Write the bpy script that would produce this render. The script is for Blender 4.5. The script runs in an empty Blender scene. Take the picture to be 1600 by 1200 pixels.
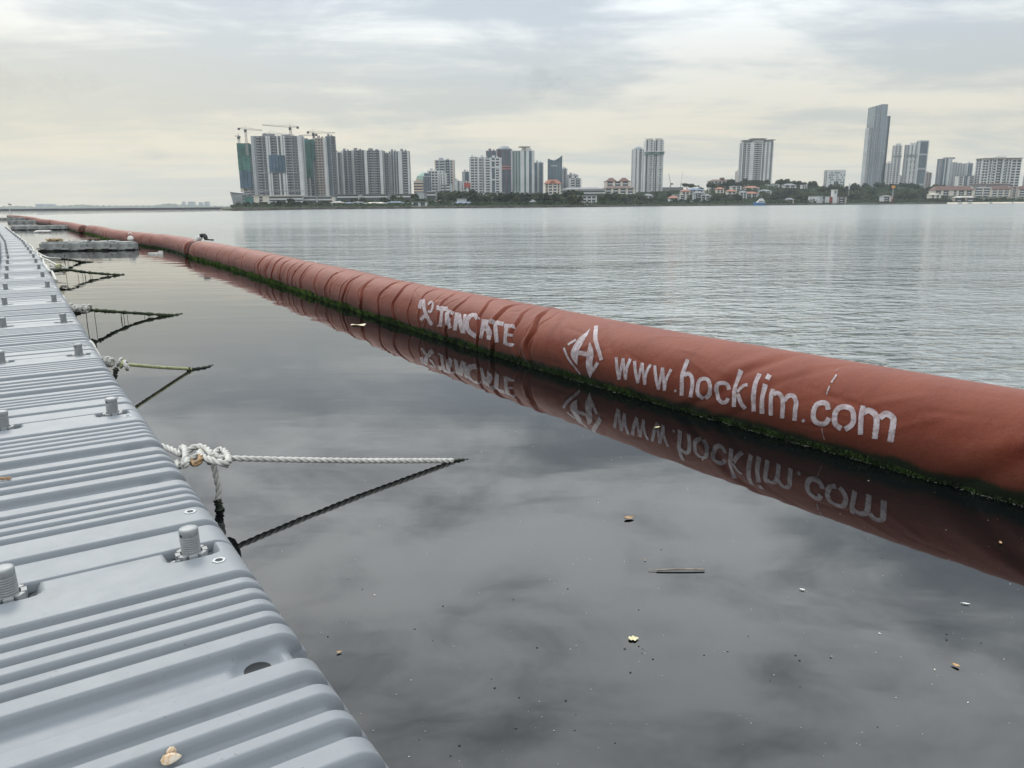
import bpy, bmesh, math, random
import numpy as np
from mathutils import Vector, Matrix
rnd = random.Random(7)
rng = np.random.default_rng(7)
SC = bpy.context.scene
COL = SC.collection

# ------------------------------------------------------------------ camera
F = 1200.0                       # focal length in pixels of a 1600 x 1200 frame
PITCH = math.atan(277.9/1200)
ROLL = math.atan(0.0076)
EYE = np.array([0.0, 0.0, 1.40])
FW = np.array([0, math.cos(PITCH), -math.sin(PITCH)])
R0 = np.array([1.0, 0, 0]); U0 = np.cross(R0, FW)
RT = R0*math.cos(ROLL) - U0*math.sin(ROLL)
UP = U0*math.cos(ROLL) + R0*math.sin(ROLL)
cam_d = bpy.data.cameras.new('camera'); cam = bpy.data.objects.new('camera', cam_d); COL.objects.link(cam)
cam_d.sensor_width = 36.0; cam_d.lens = 36.0*F/1600.0
cam_d.clip_start = 0.02; cam_d.clip_end = 30000
m = Matrix.Identity(4)
for i in range(3):
    m[i][0] = RT[i]; m[i][1] = UP[i]; m[i][2] = -FW[i]; m[i][3] = EYE[i]
cam.matrix_world = m
SC.camera = cam
SC.render.resolution_x = 1024; SC.render.resolution_y = 768

def ray(px, py): return FW + RT*((px-800)/F) - UP*((py-600)/F)

# ------------------------------------------------------------------ light
SUN_EL, SUN_AZ = math.radians(38), math.radians(-32)      # azimuth from +Y, negative = left
SC.view_settings.view_transform = 'Standard'; SC.view_settings.look = 'None'
SC.view_settings.gamma = 1; SC.view_settings.use_curve_mapping = False
SC.view_settings.exposure = 0.07
sd = bpy.data.lights.new('sun', 'SUN'); sd.energy = 1.5; sd.angle = math.radians(14); sd.color = (1, .95, .87)
so = bpy.data.objects.new('sun', sd); COL.objects.link(so)
sdir = Vector((math.cos(SUN_EL)*math.sin(SUN_AZ), math.cos(SUN_EL)*math.cos(SUN_AZ), math.sin(SUN_EL)))
so.rotation_euler = sdir.to_track_quat('Z', 'Y').to_euler()
SC.cycles.max_bounces = 7; SC.cycles.volume_bounces = 0; SC.cycles.diffuse_bounces = 3
SC.cycles.caustics_reflective = False; SC.cycles.caustics_refractive = False
SC.cycles.use_denoising = True

class NT:
    """small node-tree helper"""
    def __init__(s, nt): s.nt = nt
    def n(s, t, **k):
        nd = s.nt.nodes.new(t)
        for a, b in k.items():
            if hasattr(nd, a): setattr(nd, a, b)
        return nd
    def val(s, sock, v):
        if isinstance(v, bpy.types.NodeSocket): s.nt.links.new(v, sock)
        elif isinstance(v, (tuple, list)) and len(v) == 3 and sock.type == 'RGBA': sock.default_value = (*v, 1)
        else: sock.default_value = v
    def math(s, op, a, b=0.0, c=None, clamp=False):
        nd = s.n('ShaderNodeMath', operation=op, use_clamp=clamp); s.val(nd.inputs[0], a); s.val(nd.inputs[1], b)
        if c is not None: s.val(nd.inputs[2], c)
        return nd.outputs[0]
    def mix(s, f, a, b, blend='MIX'):
        nd = s.n('ShaderNodeMix', data_type='RGBA', blend_type=blend)
        s.val(nd.inputs[0], f); s.val(nd.inputs[6], a); s.val(nd.inputs[7], b)
        return nd.outputs[2]
    def mapr(s, v, a, b, c=0.0, d=1.0, interp='SMOOTHSTEP'):
        nd = s.n('ShaderNodeMapRange', interpolation_type=interp)
        for i, x in enumerate((v, a, b, c, d)): s.val(nd.inputs[i], x)
        return nd.outputs[0]
    def noise(s, vec, scale, detail=3.0, rough=.55, dist=0.0):
        nd = s.n('ShaderNodeTexNoise'); s.val(nd.inputs['Scale'], scale); s.val(nd.inputs['Detail'], detail)
        s.val(nd.inputs['Roughness'], rough); s.val(nd.inputs['Distortion'], dist)
        if vec is not None: s.val(nd.inputs['Vector'], vec)
        return nd.outputs['Fac']
    def xform(s, vec, scale=(1, 1, 1), rot=(0, 0, 0), loc=(0, 0, 0)):
        nd = s.n('ShaderNodeMapping'); s.val(nd.inputs['Vector'], vec)
        nd.inputs['Scale'].default_value = scale; nd.inputs['Rotation'].default_value = rot; nd.inputs['Location'].default_value = loc
        return nd.outputs[0]
    def bump(s, h, strength=1.0, dist=1.0, normal=None):
        nd = s.n('ShaderNodeBump'); s.val(nd.inputs['Height'], h); nd.inputs['Strength'].default_value = strength
        nd.inputs['Distance'].default_value = dist
        if normal is not None: s.val(nd.inputs['Normal'], normal)
        return nd.outputs[0]

# world: overcast sky, Nishita base under a procedural cloud deck
w = bpy.data.worlds.new('World'); SC.world = w; w.use_nodes = True
T = NT(w.node_tree); w.node_tree.nodes.clear()
tc = T.n('ShaderNodeTexCoord'); dirv = tc.outputs['Generated']
sky = T.n('ShaderNodeTexSky', sky_type='NISHITA'); sky.sun_disc = False
sky.sun_elevation = SUN_EL; sky.sun_rotation = SUN_AZ; sky.air_density = 1.5; sky.dust_density = 3
sep = T.n('ShaderNodeSeparateXYZ'); T.val(sep.inputs[0], dirv)
X, Y, Z = sep.outputs
zc = T.math('MAXIMUM', Z, 0.0)
den = T.math('ADD', zc, 0.085)
cmb = T.n('ShaderNodeCombineXYZ'); T.val(cmb.inputs[0], T.math('DIVIDE', X, den)); T.val(cmb.inputs[1], T.math('DIVIDE', Y, den))
cv = cmb.outputs[0]
n1 = T.noise(T.xform(cv, (.34, .62, 1), (0, 0, .18), (3.7, 1.2, 0)), 1.0, 7, .56, .5)
n2 = T.noise(T.xform(cv, (.85, 1.7, 1), (0, 0, -.1), (8.1, 5.2, 2)), 1.0, 6, .6, .35)
n3 = T.noise(T.xform(dirv, (5, 5, 13), (0, 0, 0), (1.1, 4.4, 2)), 1.0, 7, .6, .5)
nn = T.math('ADD', T.math('ADD', T.math('MULTIPLY', n1, .5), T.math('MULTIPLY', n2, .25)), T.math('MULTIPLY', n3, .25))
cl = T.mapr(nn, .435, .565)
hi = T.mix(cl, (.455, .515, .575), (.735, .77, .785))
lo = T.mix(cl, (.61, .61, .535), (.86, .775, .59))
lowf = T.mapr(Z, .03, .235, 1, 0)
colr = T.mix(lowf, hi, lo)
# two small darker puffs hanging under the deck
for (bx_, by_, sx_, sz_, am) in ((840, 128, .034, .017, .5), (66, 135, .05, .014, .45), (228, 236, .022, .008, .4)):
    dv = ray(bx_, by_); dv = dv/np.linalg.norm(dv)
    ax = T.math('DIVIDE', T.math('SUBTRACT', X, float(dv[0])), sx_); az = T.math('DIVIDE', T.math('SUBTRACT', Z, float(dv[2])), sz_)
    rr_ = T.math('ADD', T.math('MULTIPLY', ax, ax), T.math('MULTIPLY', az, az))
    pf = T.math('MULTIPLY', T.mapr(T.math('ADD', rr_, T.math('MULTIPLY', T.math('SUBTRACT', T.noise(T.xform(dirv, (1, 1, 1.6)), 24, 6, .7), .5), 11.0)), 1.6, -1.0), T.math('GREATER_THAN', Y, 0.0))
    colr = T.mix(T.math('MULTIPLY', pf, am), colr, (.37, .41, .43))
# left part of the horizon a little yellower and duller
leftf = T.math('MULTIPLY', T.mapr(X, -.05, -.75, 0, 1), T.mapr(Z, .0, .28, 1, 0))
colr = T.mix(T.math('MULTIPLY', leftf, .6), colr, (.80, .73, .54))
# an overcast deck is brighter overhead than at the horizon
up = T.mapr(Z, .09, .56, 1.0, 2.85)
dark = T.mapr(nn, .42, .60, .55, 1.20)
amp = T.mix(T.mapr(Z, .16, .35), (1, 1, 1), dark)
gain = T.math('MULTIPLY', up, 1.0)
vm = T.n('ShaderNodeVectorMath', operation='SCALE'); T.val(vm.inputs[0], T.mix(1.0, colr, amp, 'MULTIPLY')); T.val(vm.inputs['Scale'], gain)
bgc = T.n('ShaderNodeBackground'); T.val(bgc.inputs[0], vm.outputs[0]); bgc.inputs[1].default_value = 1.0
bgs = T.n('ShaderNodeBackground'); T.val(bgs.inputs[0], sky.outputs[0]); bgs.inputs[1].default_value = 0.10
ms = T.n('ShaderNodeMixShader'); ms.inputs[0].default_value = .93
T.val(ms.inputs[1], bgs.outputs[0]); T.val(ms.inputs[2], bgc.outputs[0])
wo = T.n('ShaderNodeOutputWorld'); T.val(wo.inputs[0], ms.outputs[0])

# ------------------------------------------------------------------ helpers
def ground(px, py, z=0.0):
    """the point of the horizontal plane z seen at that place of the photograph"""
    d = ray(px, py); return EYE + d*((z-EYE[2])/d[2])
def atd(px, py, dist):
    """the point seen there at that distance (metres along +Y)"""
    d = ray(px, py); return EYE + d*(dist/d[1])
def hz(px): return 328.2 - .0076*px
def zat(px, py, dist): return float(atd(px, py, dist)[2])

_mats = {}
def mat(name, col, rough=.6, var=.0, vscale=3.0, bump=0.0, bscale=20.0, metal=0.0, spec=.5, col2=None, coord='Object'):
    if name in _mats: return _mats[name]
    m = bpy.data.materials.new(name); m.use_nodes = True; _mats[name] = m
    t = NT(m.node_tree); b = m.node_tree.nodes['Principled BSDF']
    b.inputs['Roughness'].default_value = rough; b.inputs['Metallic'].default_value = metal
    b.inputs['Specular IOR Level'].default_value = spec
    b.inputs['Base Color'].default_value = (*col, 1)
    co = t.n('ShaderNodeTexCoord').outputs[coord]
    if var or col2:
        f = t.noise(co, vscale, 5, .6)
        c2 = col2 or tuple(c*(1-var) for c in col)
        c1 = col if col2 else tuple(min(1, c*(1+var*.6)) for c in col)
        t.val(b.inputs['Base Color'], t.mix(t.mapr(f, .35, .65), c2, c1))
    if bump:
        t.val(b.inputs['Normal'], t.bump(t.noise(co, bscale, 4, .6), 1.0, bump))
    return m

class MB:
    """collects geometry, links it as ONE mesh object"""
    def __init__(s): s.v = []; s.f = []; s.mi = []; s.k = 0
    def add(s, v, f, mi=0):
        s.v.append(np.asarray(v, float).reshape(-1, 3)); s.f += [[i+s.k for i in q] for q in f]; s.mi += [mi]*len(f); s.k += len(s.v[-1])
    def box(s, x0, y0, z0, x1, y1, z1, mi=0, M=None):
        v = np.array([(x, y, z) for z in (z0, z1) for y in (y0, y1) for x in (x0, x1)], float)
        if M is not None: v = v @ M[0].T + M[1]
        s.add(v, [(0, 2, 3, 1), (4, 5, 7, 6), (0, 1, 5, 4), (2, 6, 7, 3), (0, 4, 6, 2), (1, 3, 7, 5)], mi)
    def bar(s, a, b, r=.1, n=4, mi=0, r2=None):
        a = np.array(a, float); b = np.array(b, float); d = b-a; L = np.linalg.norm(d); d /= L
        u = np.cross(d, (0, 0, 1)); u = u if np.linalg.norm(u) > 1e-3 else np.array([1., 0, 0]); u /= np.linalg.norm(u); w_ = np.cross(d, u)
        r2 = r if r2 is None else r2
        A = [(2*math.pi*(i+.5)/n) for i in range(n)]
        v = [a+(u*math.cos(t)+w_*math.sin(t))*r for t in A] + [b+(u*math.cos(t)+w_*math.sin(t))*r2 for t in A]
        s.add(v, [(i, (i+1) % n, n+(i+1) % n, n+i) for i in range(n)] + [tuple(range(n))[::-1], tuple(range(n, 2*n))], mi)
    def lathe(s, prof, n=24, c=(0, 0, 0), mi=0, cap=True):
        v = []; f = []
        for (r, z) in prof:
            v += [(c[0]+r*math.cos(2*math.pi*i/n), c[1]+r*math.sin(2*math.pi*i/n), c[2]+z) for i in range(n)]
        for k in range(len(prof)-1):
            f += [(k*n+i, k*n+(i+1) % n, (k+1)*n+(i+1) % n, (k+1)*n+i) for i in range(n)]
        if cap: f += [tuple(range(n))[::-1], tuple(range((len(prof)-1)*n, len(prof)*n))]
        s.add(v, f, mi)
    def sweep(s, P, r, n=8, mi=0, closed=False, twist=0.0, off=0.0, ph=0.0):
        """tube along P; with off/twist it becomes one strand of a laid rope"""
        P = np.asarray(P, float); t = np.gradient(P, axis=0); t /= np.linalg.norm(t, axis=1)[:, None]
        N = np.zeros_like(P); u = np.cross(t[0], (0, 0, 1.)); u = u if np.linalg.norm(u) > .05 else np.cross(t[0], (1., 0, 0)); N[0] = u/np.linalg.norm(u)
        for i in range(1, len(P)):
            q = N[i-1]-t[i]*(N[i-1]@t[i]); N[i] = q/np.linalg.norm(q)
        B = np.cross(t, N); L = np.r_[0, np.cumsum(np.linalg.norm(np.diff(P, axis=0), axis=1))]
        C = P + off*(N*np.cos(L*twist+ph)[:, None] + B*np.sin(L*twist+ph)[:, None])
        rr = np.broadcast_to(np.asarray(r, float), (len(P),))
        a = np.arange(n)/n*2*math.pi
        V = C[:, None] + rr[:, None, None]*(N[:, None]*np.cos(a)[None, :, None] + B[:, None]*np.sin(a)[None, :, None])
        f = [(k*n+i, k*n+(i+1) % n, (k+1)*n+(i+1) % n, (k+1)*n+i) for k in range(len(P)-1) for i in range(n)]
        f += [tuple(range(n))[::-1], tuple(range((len(P)-1)*n, len(P)*n))]
        s.add(V.reshape(-1, 3), f, mi)
    def mesh(s, name, mats, smooth=False):
        me = bpy.data.meshes.new(name)
        me.from_pydata(np.concatenate(s.v).tolist() if s.v else [], [], s.f)
        for mm in (mats if isinstance(mats, (list, tuple)) else [mats]): me.materials.append(mm)
        if max(s.mi, default=0): me.polygons.foreach_set('material_index', s.mi)
        if smooth: me.polygons.foreach_set('use_smooth', [True]*len(me.polygons))
        me.update(); return me
    def build(s, name, mats, parent=None, smooth=False, **k):
        return ob(name, s.mesh(name, mats, smooth), parent, **k)

def gridmesh(name, V, mats, wrap=False, smooth=True):
    """V[i,j] grid of points -> mesh; wrap closes j"""
    a, b = V.shape[:2]; me = bpy.data.meshes.new(name)
    jj = b if wrap else b-1
    i, j = np.meshgrid(np.arange(a-1), np.arange(jj), indexing='ij'); j2 = (j+1) % b
    f = np.stack([i*b+j, i*b+j2, (i+1)*b+j2, (i+1)*b+j], -1).reshape(-1, 4)
    me.vertices.add(a*b); me.vertices.foreach_set('co', V.reshape(-1).astype(np.float32))
    me.loops.add(f.size); me.loops.foreach_set('vertex_index', f.reshape(-1).astype(np.int32))
    me.polygons.add(len(f)); me.polygons.foreach_set('loop_start', np.arange(0, f.size, 4, dtype=np.int32))
    me.polygons.foreach_set('loop_total', np.full(len(f), 4, dtype=np.int32))
    me.polygons.foreach_set('use_smooth', np.full(len(f), smooth))
    for mm in (mats if isinstance(mats, (list, tuple)) else [mats]): me.materials.append(mm)
    me.update(calc_edges=True); me.validate(); return me

def ob(name, me, parent=None, label=None, cat=None, group=None, kind=None, loc=None, rz=None):
    o = bpy.data.objects.new(name, me); COL.objects.link(o)
    if parent is not None: o.parent = parent
    if label: o['label'] = label
    if cat: o['category'] = cat
    if group: o['group'] = group
    if kind: o['kind'] = kind
    if loc is not None: o.location = loc
    if rz is not None: o.rotation_euler = (0, 0, rz)
    return o
def thing(name, label, cat, loc=(0, 0, 0), rz=0.0, group=None):
    return ob(name, None, None, label, cat, group, None, loc, rz)
def dup(root, loc=None, rz=None, label=None, group=None):
    r = root.copy(); COL.objects.link(r)
    if loc is not None: r.location = loc
    if rz is not None: r.rotation_euler = (0, 0, rz)
    if label: r['label'] = label
    if group: r['group'] = group
    for ch in list(root.children):
        c = ch.copy(); COL.objects.link(c); c.parent = r
        for g in list(ch.children):
            d = g.copy(); COL.objects.link(d); d.parent = c
    return r
def catmull(P, n):
    P = np.array(P, float); P = np.vstack([2*P[0]-P[1], P, 2*P[-1]-P[-2]]); out = []
    for i in range(1, len(P)-2):
        a, b, c, d = P[i-1:i+3]
        for t in np.arange(n)/n:
            out.append(.5*((2*b)+(c-a)*t+(2*a-5*b+4*c-d)*t*t+(-a+3*b-3*c+d)*t**3))
    out.append(P[-2]); return np.array(out)
def sstep(x, a, b): t = np.clip((x-a)/(b-a), 0, 1); return t*t*(3-2*t)
ORD = ['first', 'second', 'third', 'fourth', 'fifth', 'sixth', 'seventh', 'eighth', 'ninth', 'tenth', 'eleventh', 'twelfth', 'thirteenth', 'fourteenth', 'fifteenth', 'sixteenth']
# ------------------------------------------------------------------ boom centre lines (plan view), used by the water too
RB, CZ = .32, .165
NEAR = [[4.573, 1.071], [3.345, 2.619], [2.181, 4.213], [1.069, 5.847], [0.002, 7.514], [-1.031, 9.207], [-2.039, 10.92], [-3.031, 12.645], [-4.017, 14.377], [-5.006, 16.108], [-6.008, 17.832], [-7.032, 19.542], [-8.089, 21.231], [-9.187, 22.893]]
NEAR[-1] = [-9.12, 22.78]
SEG2 = [[-9.56, 23.52], [-10.03, 24.49], [-11.70, 27.23], [-13.44, 29.64], [-15.87, 32.87], [-19.0, 37.3], [-22.0, 42.2], [-25.2, 47.0]]
SEG3 = [[-26.1, 47.9], [-28.97, 52.4], [-32.6, 58.1], [-36.9, 64.3], [-41.9, 72.0]]
SEG4 = [[-42.5, 72.9], [-48.8, 81.6], [-56.0, 93.0], [-64.0, 105.0]]
SEG5 = [[-64.6, 105.9], [-73.5, 119.0], [-84.0, 134.0], [-97.0, 152.0]]
# ------------------------------------------------------------------ water
def water_mat(name, calm):
    m = bpy.data.materials.new(name); m.use_nodes = True; t = NT(m.node_tree); b = m.node_tree.nodes['Principled BSDF']
    b.inputs['Base Color'].default_value = (.010, .0125, .0125, 1); b.inputs['IOR'].default_value = 1.56
    co = t.n('ShaderNodeTexCoord').outputs['Object']
    if calm:
        b.inputs['Roughness'].default_value = .015
        sp = t.n('ShaderNodeSeparateXYZ'); t.val(sp.inputs[0], co)
        far = t.mapr(sp.outputs[1], 5, 20, .7, 3.6)
        a = t.noise(t.xform(co, (.55, 1.6, 1), (0, 0, .2)), 1.0, 2, .45, .3)
        c = t.noise(t.xform(co, (1.9, 4.5, 1), (0, 0, .12)), 1.0, 2, .5)
        h = t.math('ADD', t.math('MULTIPLY', a, .0022), t.math('MULTIPLY', c, .0006))
        h = t.math('MULTIPLY', h, far)
        t.val(b.inputs['Normal'], t.bump(h, 1.0, 1.0))
        # murky green-brown suspended matter, uneven
        f = t.noise(co, .8, 4, .6)
        t.val(b.inputs['Base Color'], t.mix(f, (.002, .0028, .0032), (.005, .0065, .0068)))
    else:
        sp = t.n('ShaderNodeSeparateXYZ'); t.val(sp.inputs[0], co)
        t.val(b.inputs['Roughness'], t.mapr(sp.outputs[1], 8, 90, .04, .20))
        # wind comes over the open water from the right: smoother towards the far left
        lee = t.mapr(t.math('DIVIDE', sp.outputs[0], t.math('ADD', sp.outputs[1], 3.0)), -.62, .10, .34, 1.0)
        pat = t.mapr(t.noise(t.xform(co, (.03, .11, 1)), 1.0, 4, .6), .35, .65, .55, 1.15)
        a = t.noise(t.xform(co, (3.3, 5.2, 1), (0, 0, .06)), 1.0, 2, .5, .5)
        c = t.noise(t.xform(co, (1.25, 2.3, 1), (0, 0, -.12)), 1.0, 2, .5, .4)
        e = t.noise(t.xform(co, (.22, .42, 1), (0, 0, .1)), 1.0, 2, .5, .4)
        d = t.noise(t.xform(co, (6, 9, 1), (0, 0, .1)), 1.0, 2, .5, .3)
        h = t.math('ADD', t.math('ADD', t.math('ADD', t.math('MULTIPLY', a, .062), t.math('MULTIPLY', c, .075)), t.math('MULTIPLY', d, .008)), t.math('MULTIPLY', e, .13))
        h = t.math('MULTIPLY', t.math('MULTIPLY', h, lee), pat)
        t.val(b.inputs['Normal'], t.bump(h, 1.0, 1.0))
        b.inputs['Base Color'].default_value = (.18, .195, .19, 1)
    return m
line = [(60, -80), (14, -14), (6.2, -1.2)] + NEAR + SEG2 + SEG3 + SEG4 + SEG5 + [(-130, 200), (-150, 600), (-200, 7000)]
line = [(p[0], p[1]) for p in line]
for side, nm in ((-1, 'sheltered_water'), (1, 'open_water')):
    V = []
    for (x, y) in line:
        V.append([(x, y, 0), ((x+side*60), y, 0), (side*7000, y, 0)])
    V = np.array(V, float)
    if side > 0: V = V[:, :, :]
    else: V = V[:, ::-1]
    me = gridmesh(nm, V[:, :, :], water_mat(nm, side < 0), smooth=False)
    if me.polygons[0].normal.z < 0: me.flip_normals()
    ob(nm, me, kind='structure')
ob('sea_bed', gridmesh('sea_bed', np.array([[(-7050, -90, -3), (-7050, 7050, -3)], [(7050, -90, -3), (7050, 7050, -3)]], float), mat('silt', (.05, .045, .035), .9)), kind='structure')
# ------------------------------------------------------------------ haze
hb = MB(); hb.box(-7100, -95, -4, 7100, 7100, 330)
hm = bpy.data.materials.new('haze_air'); hm.use_nodes = True; hm.node_tree.nodes.clear(); t = NT(hm.node_tree)
pv = t.n('ShaderNodeVolumePrincipled'); pv.inputs['Color'].default_value = (.80, .86, .90, 1); pv.inputs['Density'].default_value = .0001; pv.inputs['Anisotropy'].default_value = .2
t.val(t.n('ShaderNodeOutputMaterial').inputs['Volume'], pv.outputs[0])
HAZE = hb.build('haze', hm, kind='stuff')
# ------------------------------------------------------------------ floating walkway
MODL = 2.11; TOPZ = .30
B_C, B_H = -.255, .405
CRESTS = [(.263, .411), (.463, .499), (.54, .578), (.62, .659), (.70, .771), (.90, .963), (1.03, 1.071), (1.139, 1.187), (1.25, 1.317),
          (1.452, 1.514), (1.557, 1.597), (1.637, 1.678), (1.715, 1.755), (1.797, 1.837), (1.892, 2.149), (.052, .205)]
def groove_depth(a):
    m = np.zeros_like(a)
    for c0, c1 in CRESTS:
        m = np.maximum(m, sstep(a, c0-.015, c0+.003)*(1-sstep(a, c1-.003, c1+.015)))
    D = np.full_like(a, .034); D = np.where(((a > .771) & (a < .90)) | ((a > 1.317) & (a < 1.452)), .037, D)
    return D*(1-m)
def pontoon_mesh(na, nt):
    # cross-section of the hull, from the water on one side over the deck to the other side
    rc = .07; t0 = np.linspace(0, 1, nt//4)
    side = [(B_C+B_H+.012, z, 1, 0) for z in np.linspace(-.42, -rc-.01, 5)]
    cor = [(B_C+B_H-rc+rc*math.cos(u), -rc+rc*math.sin(u), math.cos(u), math.sin(u)) for u in np.linspace(0, math.pi/2, nt//4)]
    top = [(b, 0, 0, 1) for b in np.linspace(B_C+B_H-rc-.01, B_C-B_H+rc+.01, nt)]
    c2 = [(2*B_C-b, z, -nb, nz) for (b, z, nb, nz) in (side+cor)][::-1]
    S = np.array(side+cor+top+c2)
    base_a = np.linspace(.046, 2.154, na)
    e = np.array([.0452, .0454, .047, .050, .055]); aa = np.unique(np.r_[e, base_a, 2.2-e])
    A, Bi = np.meshgrid(aa, np.arange(len(S)), indexing='ij')
    b = S[Bi, 0]; z = S[Bi, 1]; nb = S[Bi, 2]; nz = S[Bi, 3]
    dep = groove_depth(A)
    dep *= np.where(z < -.08, .25+.75*sstep(z, -.26, -.08), 1.0)
    # rounded seams at both ends
    ed = np.minimum(A-.045, 2.155-A); dep = dep + .016*(1-np.sqrt(np.clip(1-(1-np.clip(ed/.016, 0, 1))**2, 0, 1)))
    dep = dep*1.0
    # seats of the two connecting posts
    for bp in (0.0, -.51):
        qx = np.maximum(np.abs(b-bp)-.050, 0); qy = np.maximum(2.085-A, 0)
        q = np.hypot(qx, qy)-.026
        dep = np.maximum(dep, np.where(nz > .9, .047*(1-sstep(q, -.010, .006)), 0))
    # drain bowls in the two wide valleys
    for ah, bh in ((1.392, .015), (.835, .015)):
        rr = np.hypot(A-ah, b-bh)
        dep = np.where(nz > .9, 0, 0) + dep + np.where(nz > .9, .012*(1-sstep(rr, .054, .068)), 0)
    V = np.stack([b-nb*dep, A, z-nz*dep], -1)
    me = gridmesh('pontoon_body', V, PONT, smooth=True)
    bm = bmesh.new(); bm.from_mesh(me); be = [e for e in bm.edges if e.is_boundary]
    bmesh.ops.holes_fill(bm, edges=be, sides=0); bmesh.ops.recalc_face_normals(bm, faces=bm.faces[:])
    bm.to_mesh(me); bm.free(); return me
def plastic():
    m = bpy.data.materials.new('grey_polyethylene'); m.use_nodes = True; t = NT(m.node_tree); b = m.node_tree.nodes['Principled BSDF']
    co = t.n('ShaderNodeTexCoord').outputs['Object']
    wc = t.n('ShaderNodeNewGeometry').outputs['Position']
    base = t.mix(t.mapr(t.noise(wc, 2.2, 5, .6), .3, .7), (.196, .212, .228), (.213, .229, .245))
    grime = t.mapr(t.noise(wc, 7.0, 6, .65), .56, .78); base = t.mix(t.math('MULTIPLY', grime, .30), base, (.13, .135, .125))
    brown = t.mapr(t.noise(t.xform(wc, (1, 1, 1), (0, 0, 0), (5, 2, 1)), 3.1, 6, .7), .70, .80); base = t.mix(t.math('MULTIPLY', brown, .5), base, (.19, .13, .075))
    speck = t.mapr(t.noise(wc, 95, 2, .5), .70, .77); base = t.mix(t.math('MULTIPLY', speck, .6), base, (.09, .09, .08))
    scr = t.mapr(t.noise(t.xform(wc, (70, 7, 5), (0, 0, .5)), 1.0, 3, .5), .66, .76); base = t.mix(t.math('MULTIPLY', scr, .16), base, (.28, .30, .31))
    sp = t.n('ShaderNodeSeparateXYZ'); t.val(sp.inputs[0], wc)
    wet = t.mapr(t.math('ADD', sp.outputs[2], t.math('MULTIPLY', t.noise(wc, 9, 4, .6), .06)), .09, .05)
    base = t.mix(wet, base, (.018, .026, .012))
    t.val(b.inputs['Base Color'], base)
    t.val(b.inputs['Roughness'], t.mapr(t.noise(wc, 12, 4, .6), .3, .7, .56, .62))
    hb_ = t.math('ADD', t.math('MULTIPLY', t.noise(t.xform(wc, (26, 8, 8)), 1.0, 4, .6), .0009), t.math('MULTIPLY', t.noise(wc, 5, 2, .5), .0006))
    t.val(b.inputs['Normal'], t.bump(hb_, 1.0, 1.0))
    return m
PONT = plastic()
POST = mat('post_plastic', (.25, .26, .265), .5, .12, 30, .0008, 60)
DARK = mat('dark_hole', (.02, .022, .024), .8)
INS = mat('insert_ring', (.42, .44, .45), .45, .1, 20)
me_hi = pontoon_mesh(470, 64); me_lo = pontoon_mesh(230, 20)
# connecting post
def post_meshes():
    b = MB(); pr = [(.0295, -.03)]
    z = -.02
    while z < .072:
        pr += [(.0265, z), (.0305, z+.0022), (.0305, z+.0045), (.0265, z+.0066)]; z += .0078
    pr += [(.0300, .076), (.0305, .093), (.029, .0975), (.0255, .0995), (.012, .1005), (.001, .1005)]
    b.lathe(pr, 28); post = b.mesh('threaded_post', POST, True)
    n = MB(); n.lathe([(.031, -.034), (.0475, -.034), (.048, -.004), (.0475, .000), (.034, .000), (.031, .000)], 28, cap=False)
    for k in range(8):
        a = k*math.pi/4+.2; c, s_ = math.cos(a), math.sin(a); Rm = np.array([[c, -s_, 0], [s_, c, 0], [0, 0, 1]])
        n.box(.034, -.0135, -.004, .0490, .0135, .017, M=(Rm, np.zeros(3)))
    nut = n.mesh('castle_nut', POST)
    kb = MB(); 
    a = math.radians(218); c, s_ = math.cos(a), math.sin(a)
    kb.bar((c*.045, s_*.045, -.004), (c*.062, s_*.062, -.004), .007, 10)
    kb.bar((c*.060, s_*.060, -.005), (c*.074, s_*.074, -.006), .0145, 16)
    kb.bar((c*.055-s_*.012, s_*.055+c*.012, .004), (c*.064-s_*.014, s_*.064+c*.014, .006), .009, 10)
    knob = kb.mesh('locking_pin', POST, False)
    h = MB(); a = math.radians(222); h.bar((math.cos(a)*.022, math.sin(a)*.022, .081), (math.cos(a)*.0309, math.sin(a)*.0309, .081), .0052, 12)
    hole = h.mesh('pin_hole', DARK)
    return post, nut, knob, hole
PM = post_meshes()
def insert_meshes():
    b = MB(); b.lathe([(.0215, -.002), (.0215, .0012), (.0140, .0012), (.0125, -.001)], 6, cap=False); r = b.mesh('threaded_insert', INS)
    h = MB(); h.lathe([(.0128, -.004), (.0128, .0005)], 14); hh = h.mesh('insert_hole', DARK); return r, hh
IM = insert_meshes()
hm_ = MB(); hm_.lathe([(.034, 0), (.034, .004)], 20); HOLE = hm_.mesh('drain_hole', DARK)
A0 = np.array([-1.059, 2.340])
def deck_path():
    P = []; p = A0.copy(); hd = 33.1
    # towards and behind the camera
    q = A0.copy(); back = []
    for k in range(3):
        d = np.array([-math.sin(math.radians(33.1)), math.cos(math.radians(33.1))]); q = q-d*MODL; back.append((q.copy(), 33.1))
    P = back[::-1]
    for k in range(50):
        hd = 33.1 if k < 2 else (32.35 if k < 9 else (33.0 if k < 14 else 33.75))
        P.append((p.copy(), hd)); p = p + MODL*np.array([-math.sin(math.radians(hd)), math.cos(math.radians(hd))])
    return P
DECK = deck_path()
def deck_pt(a, b, z=0.0):
    """point on the walkway: a metres past the first post row, b metres right of the post line"""
    k = int(math.floor(a/MODL))+3; k = max(0, min(len(DECK)-1, k)); p, hd = DECK[k]; u = a-(k-3)*MODL; h = math.radians(hd)
    return np.array([p[0]-math.sin(h)*u+math.cos(h)*b, p[1]+math.cos(h)*u+math.sin(h)*b, z])
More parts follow.
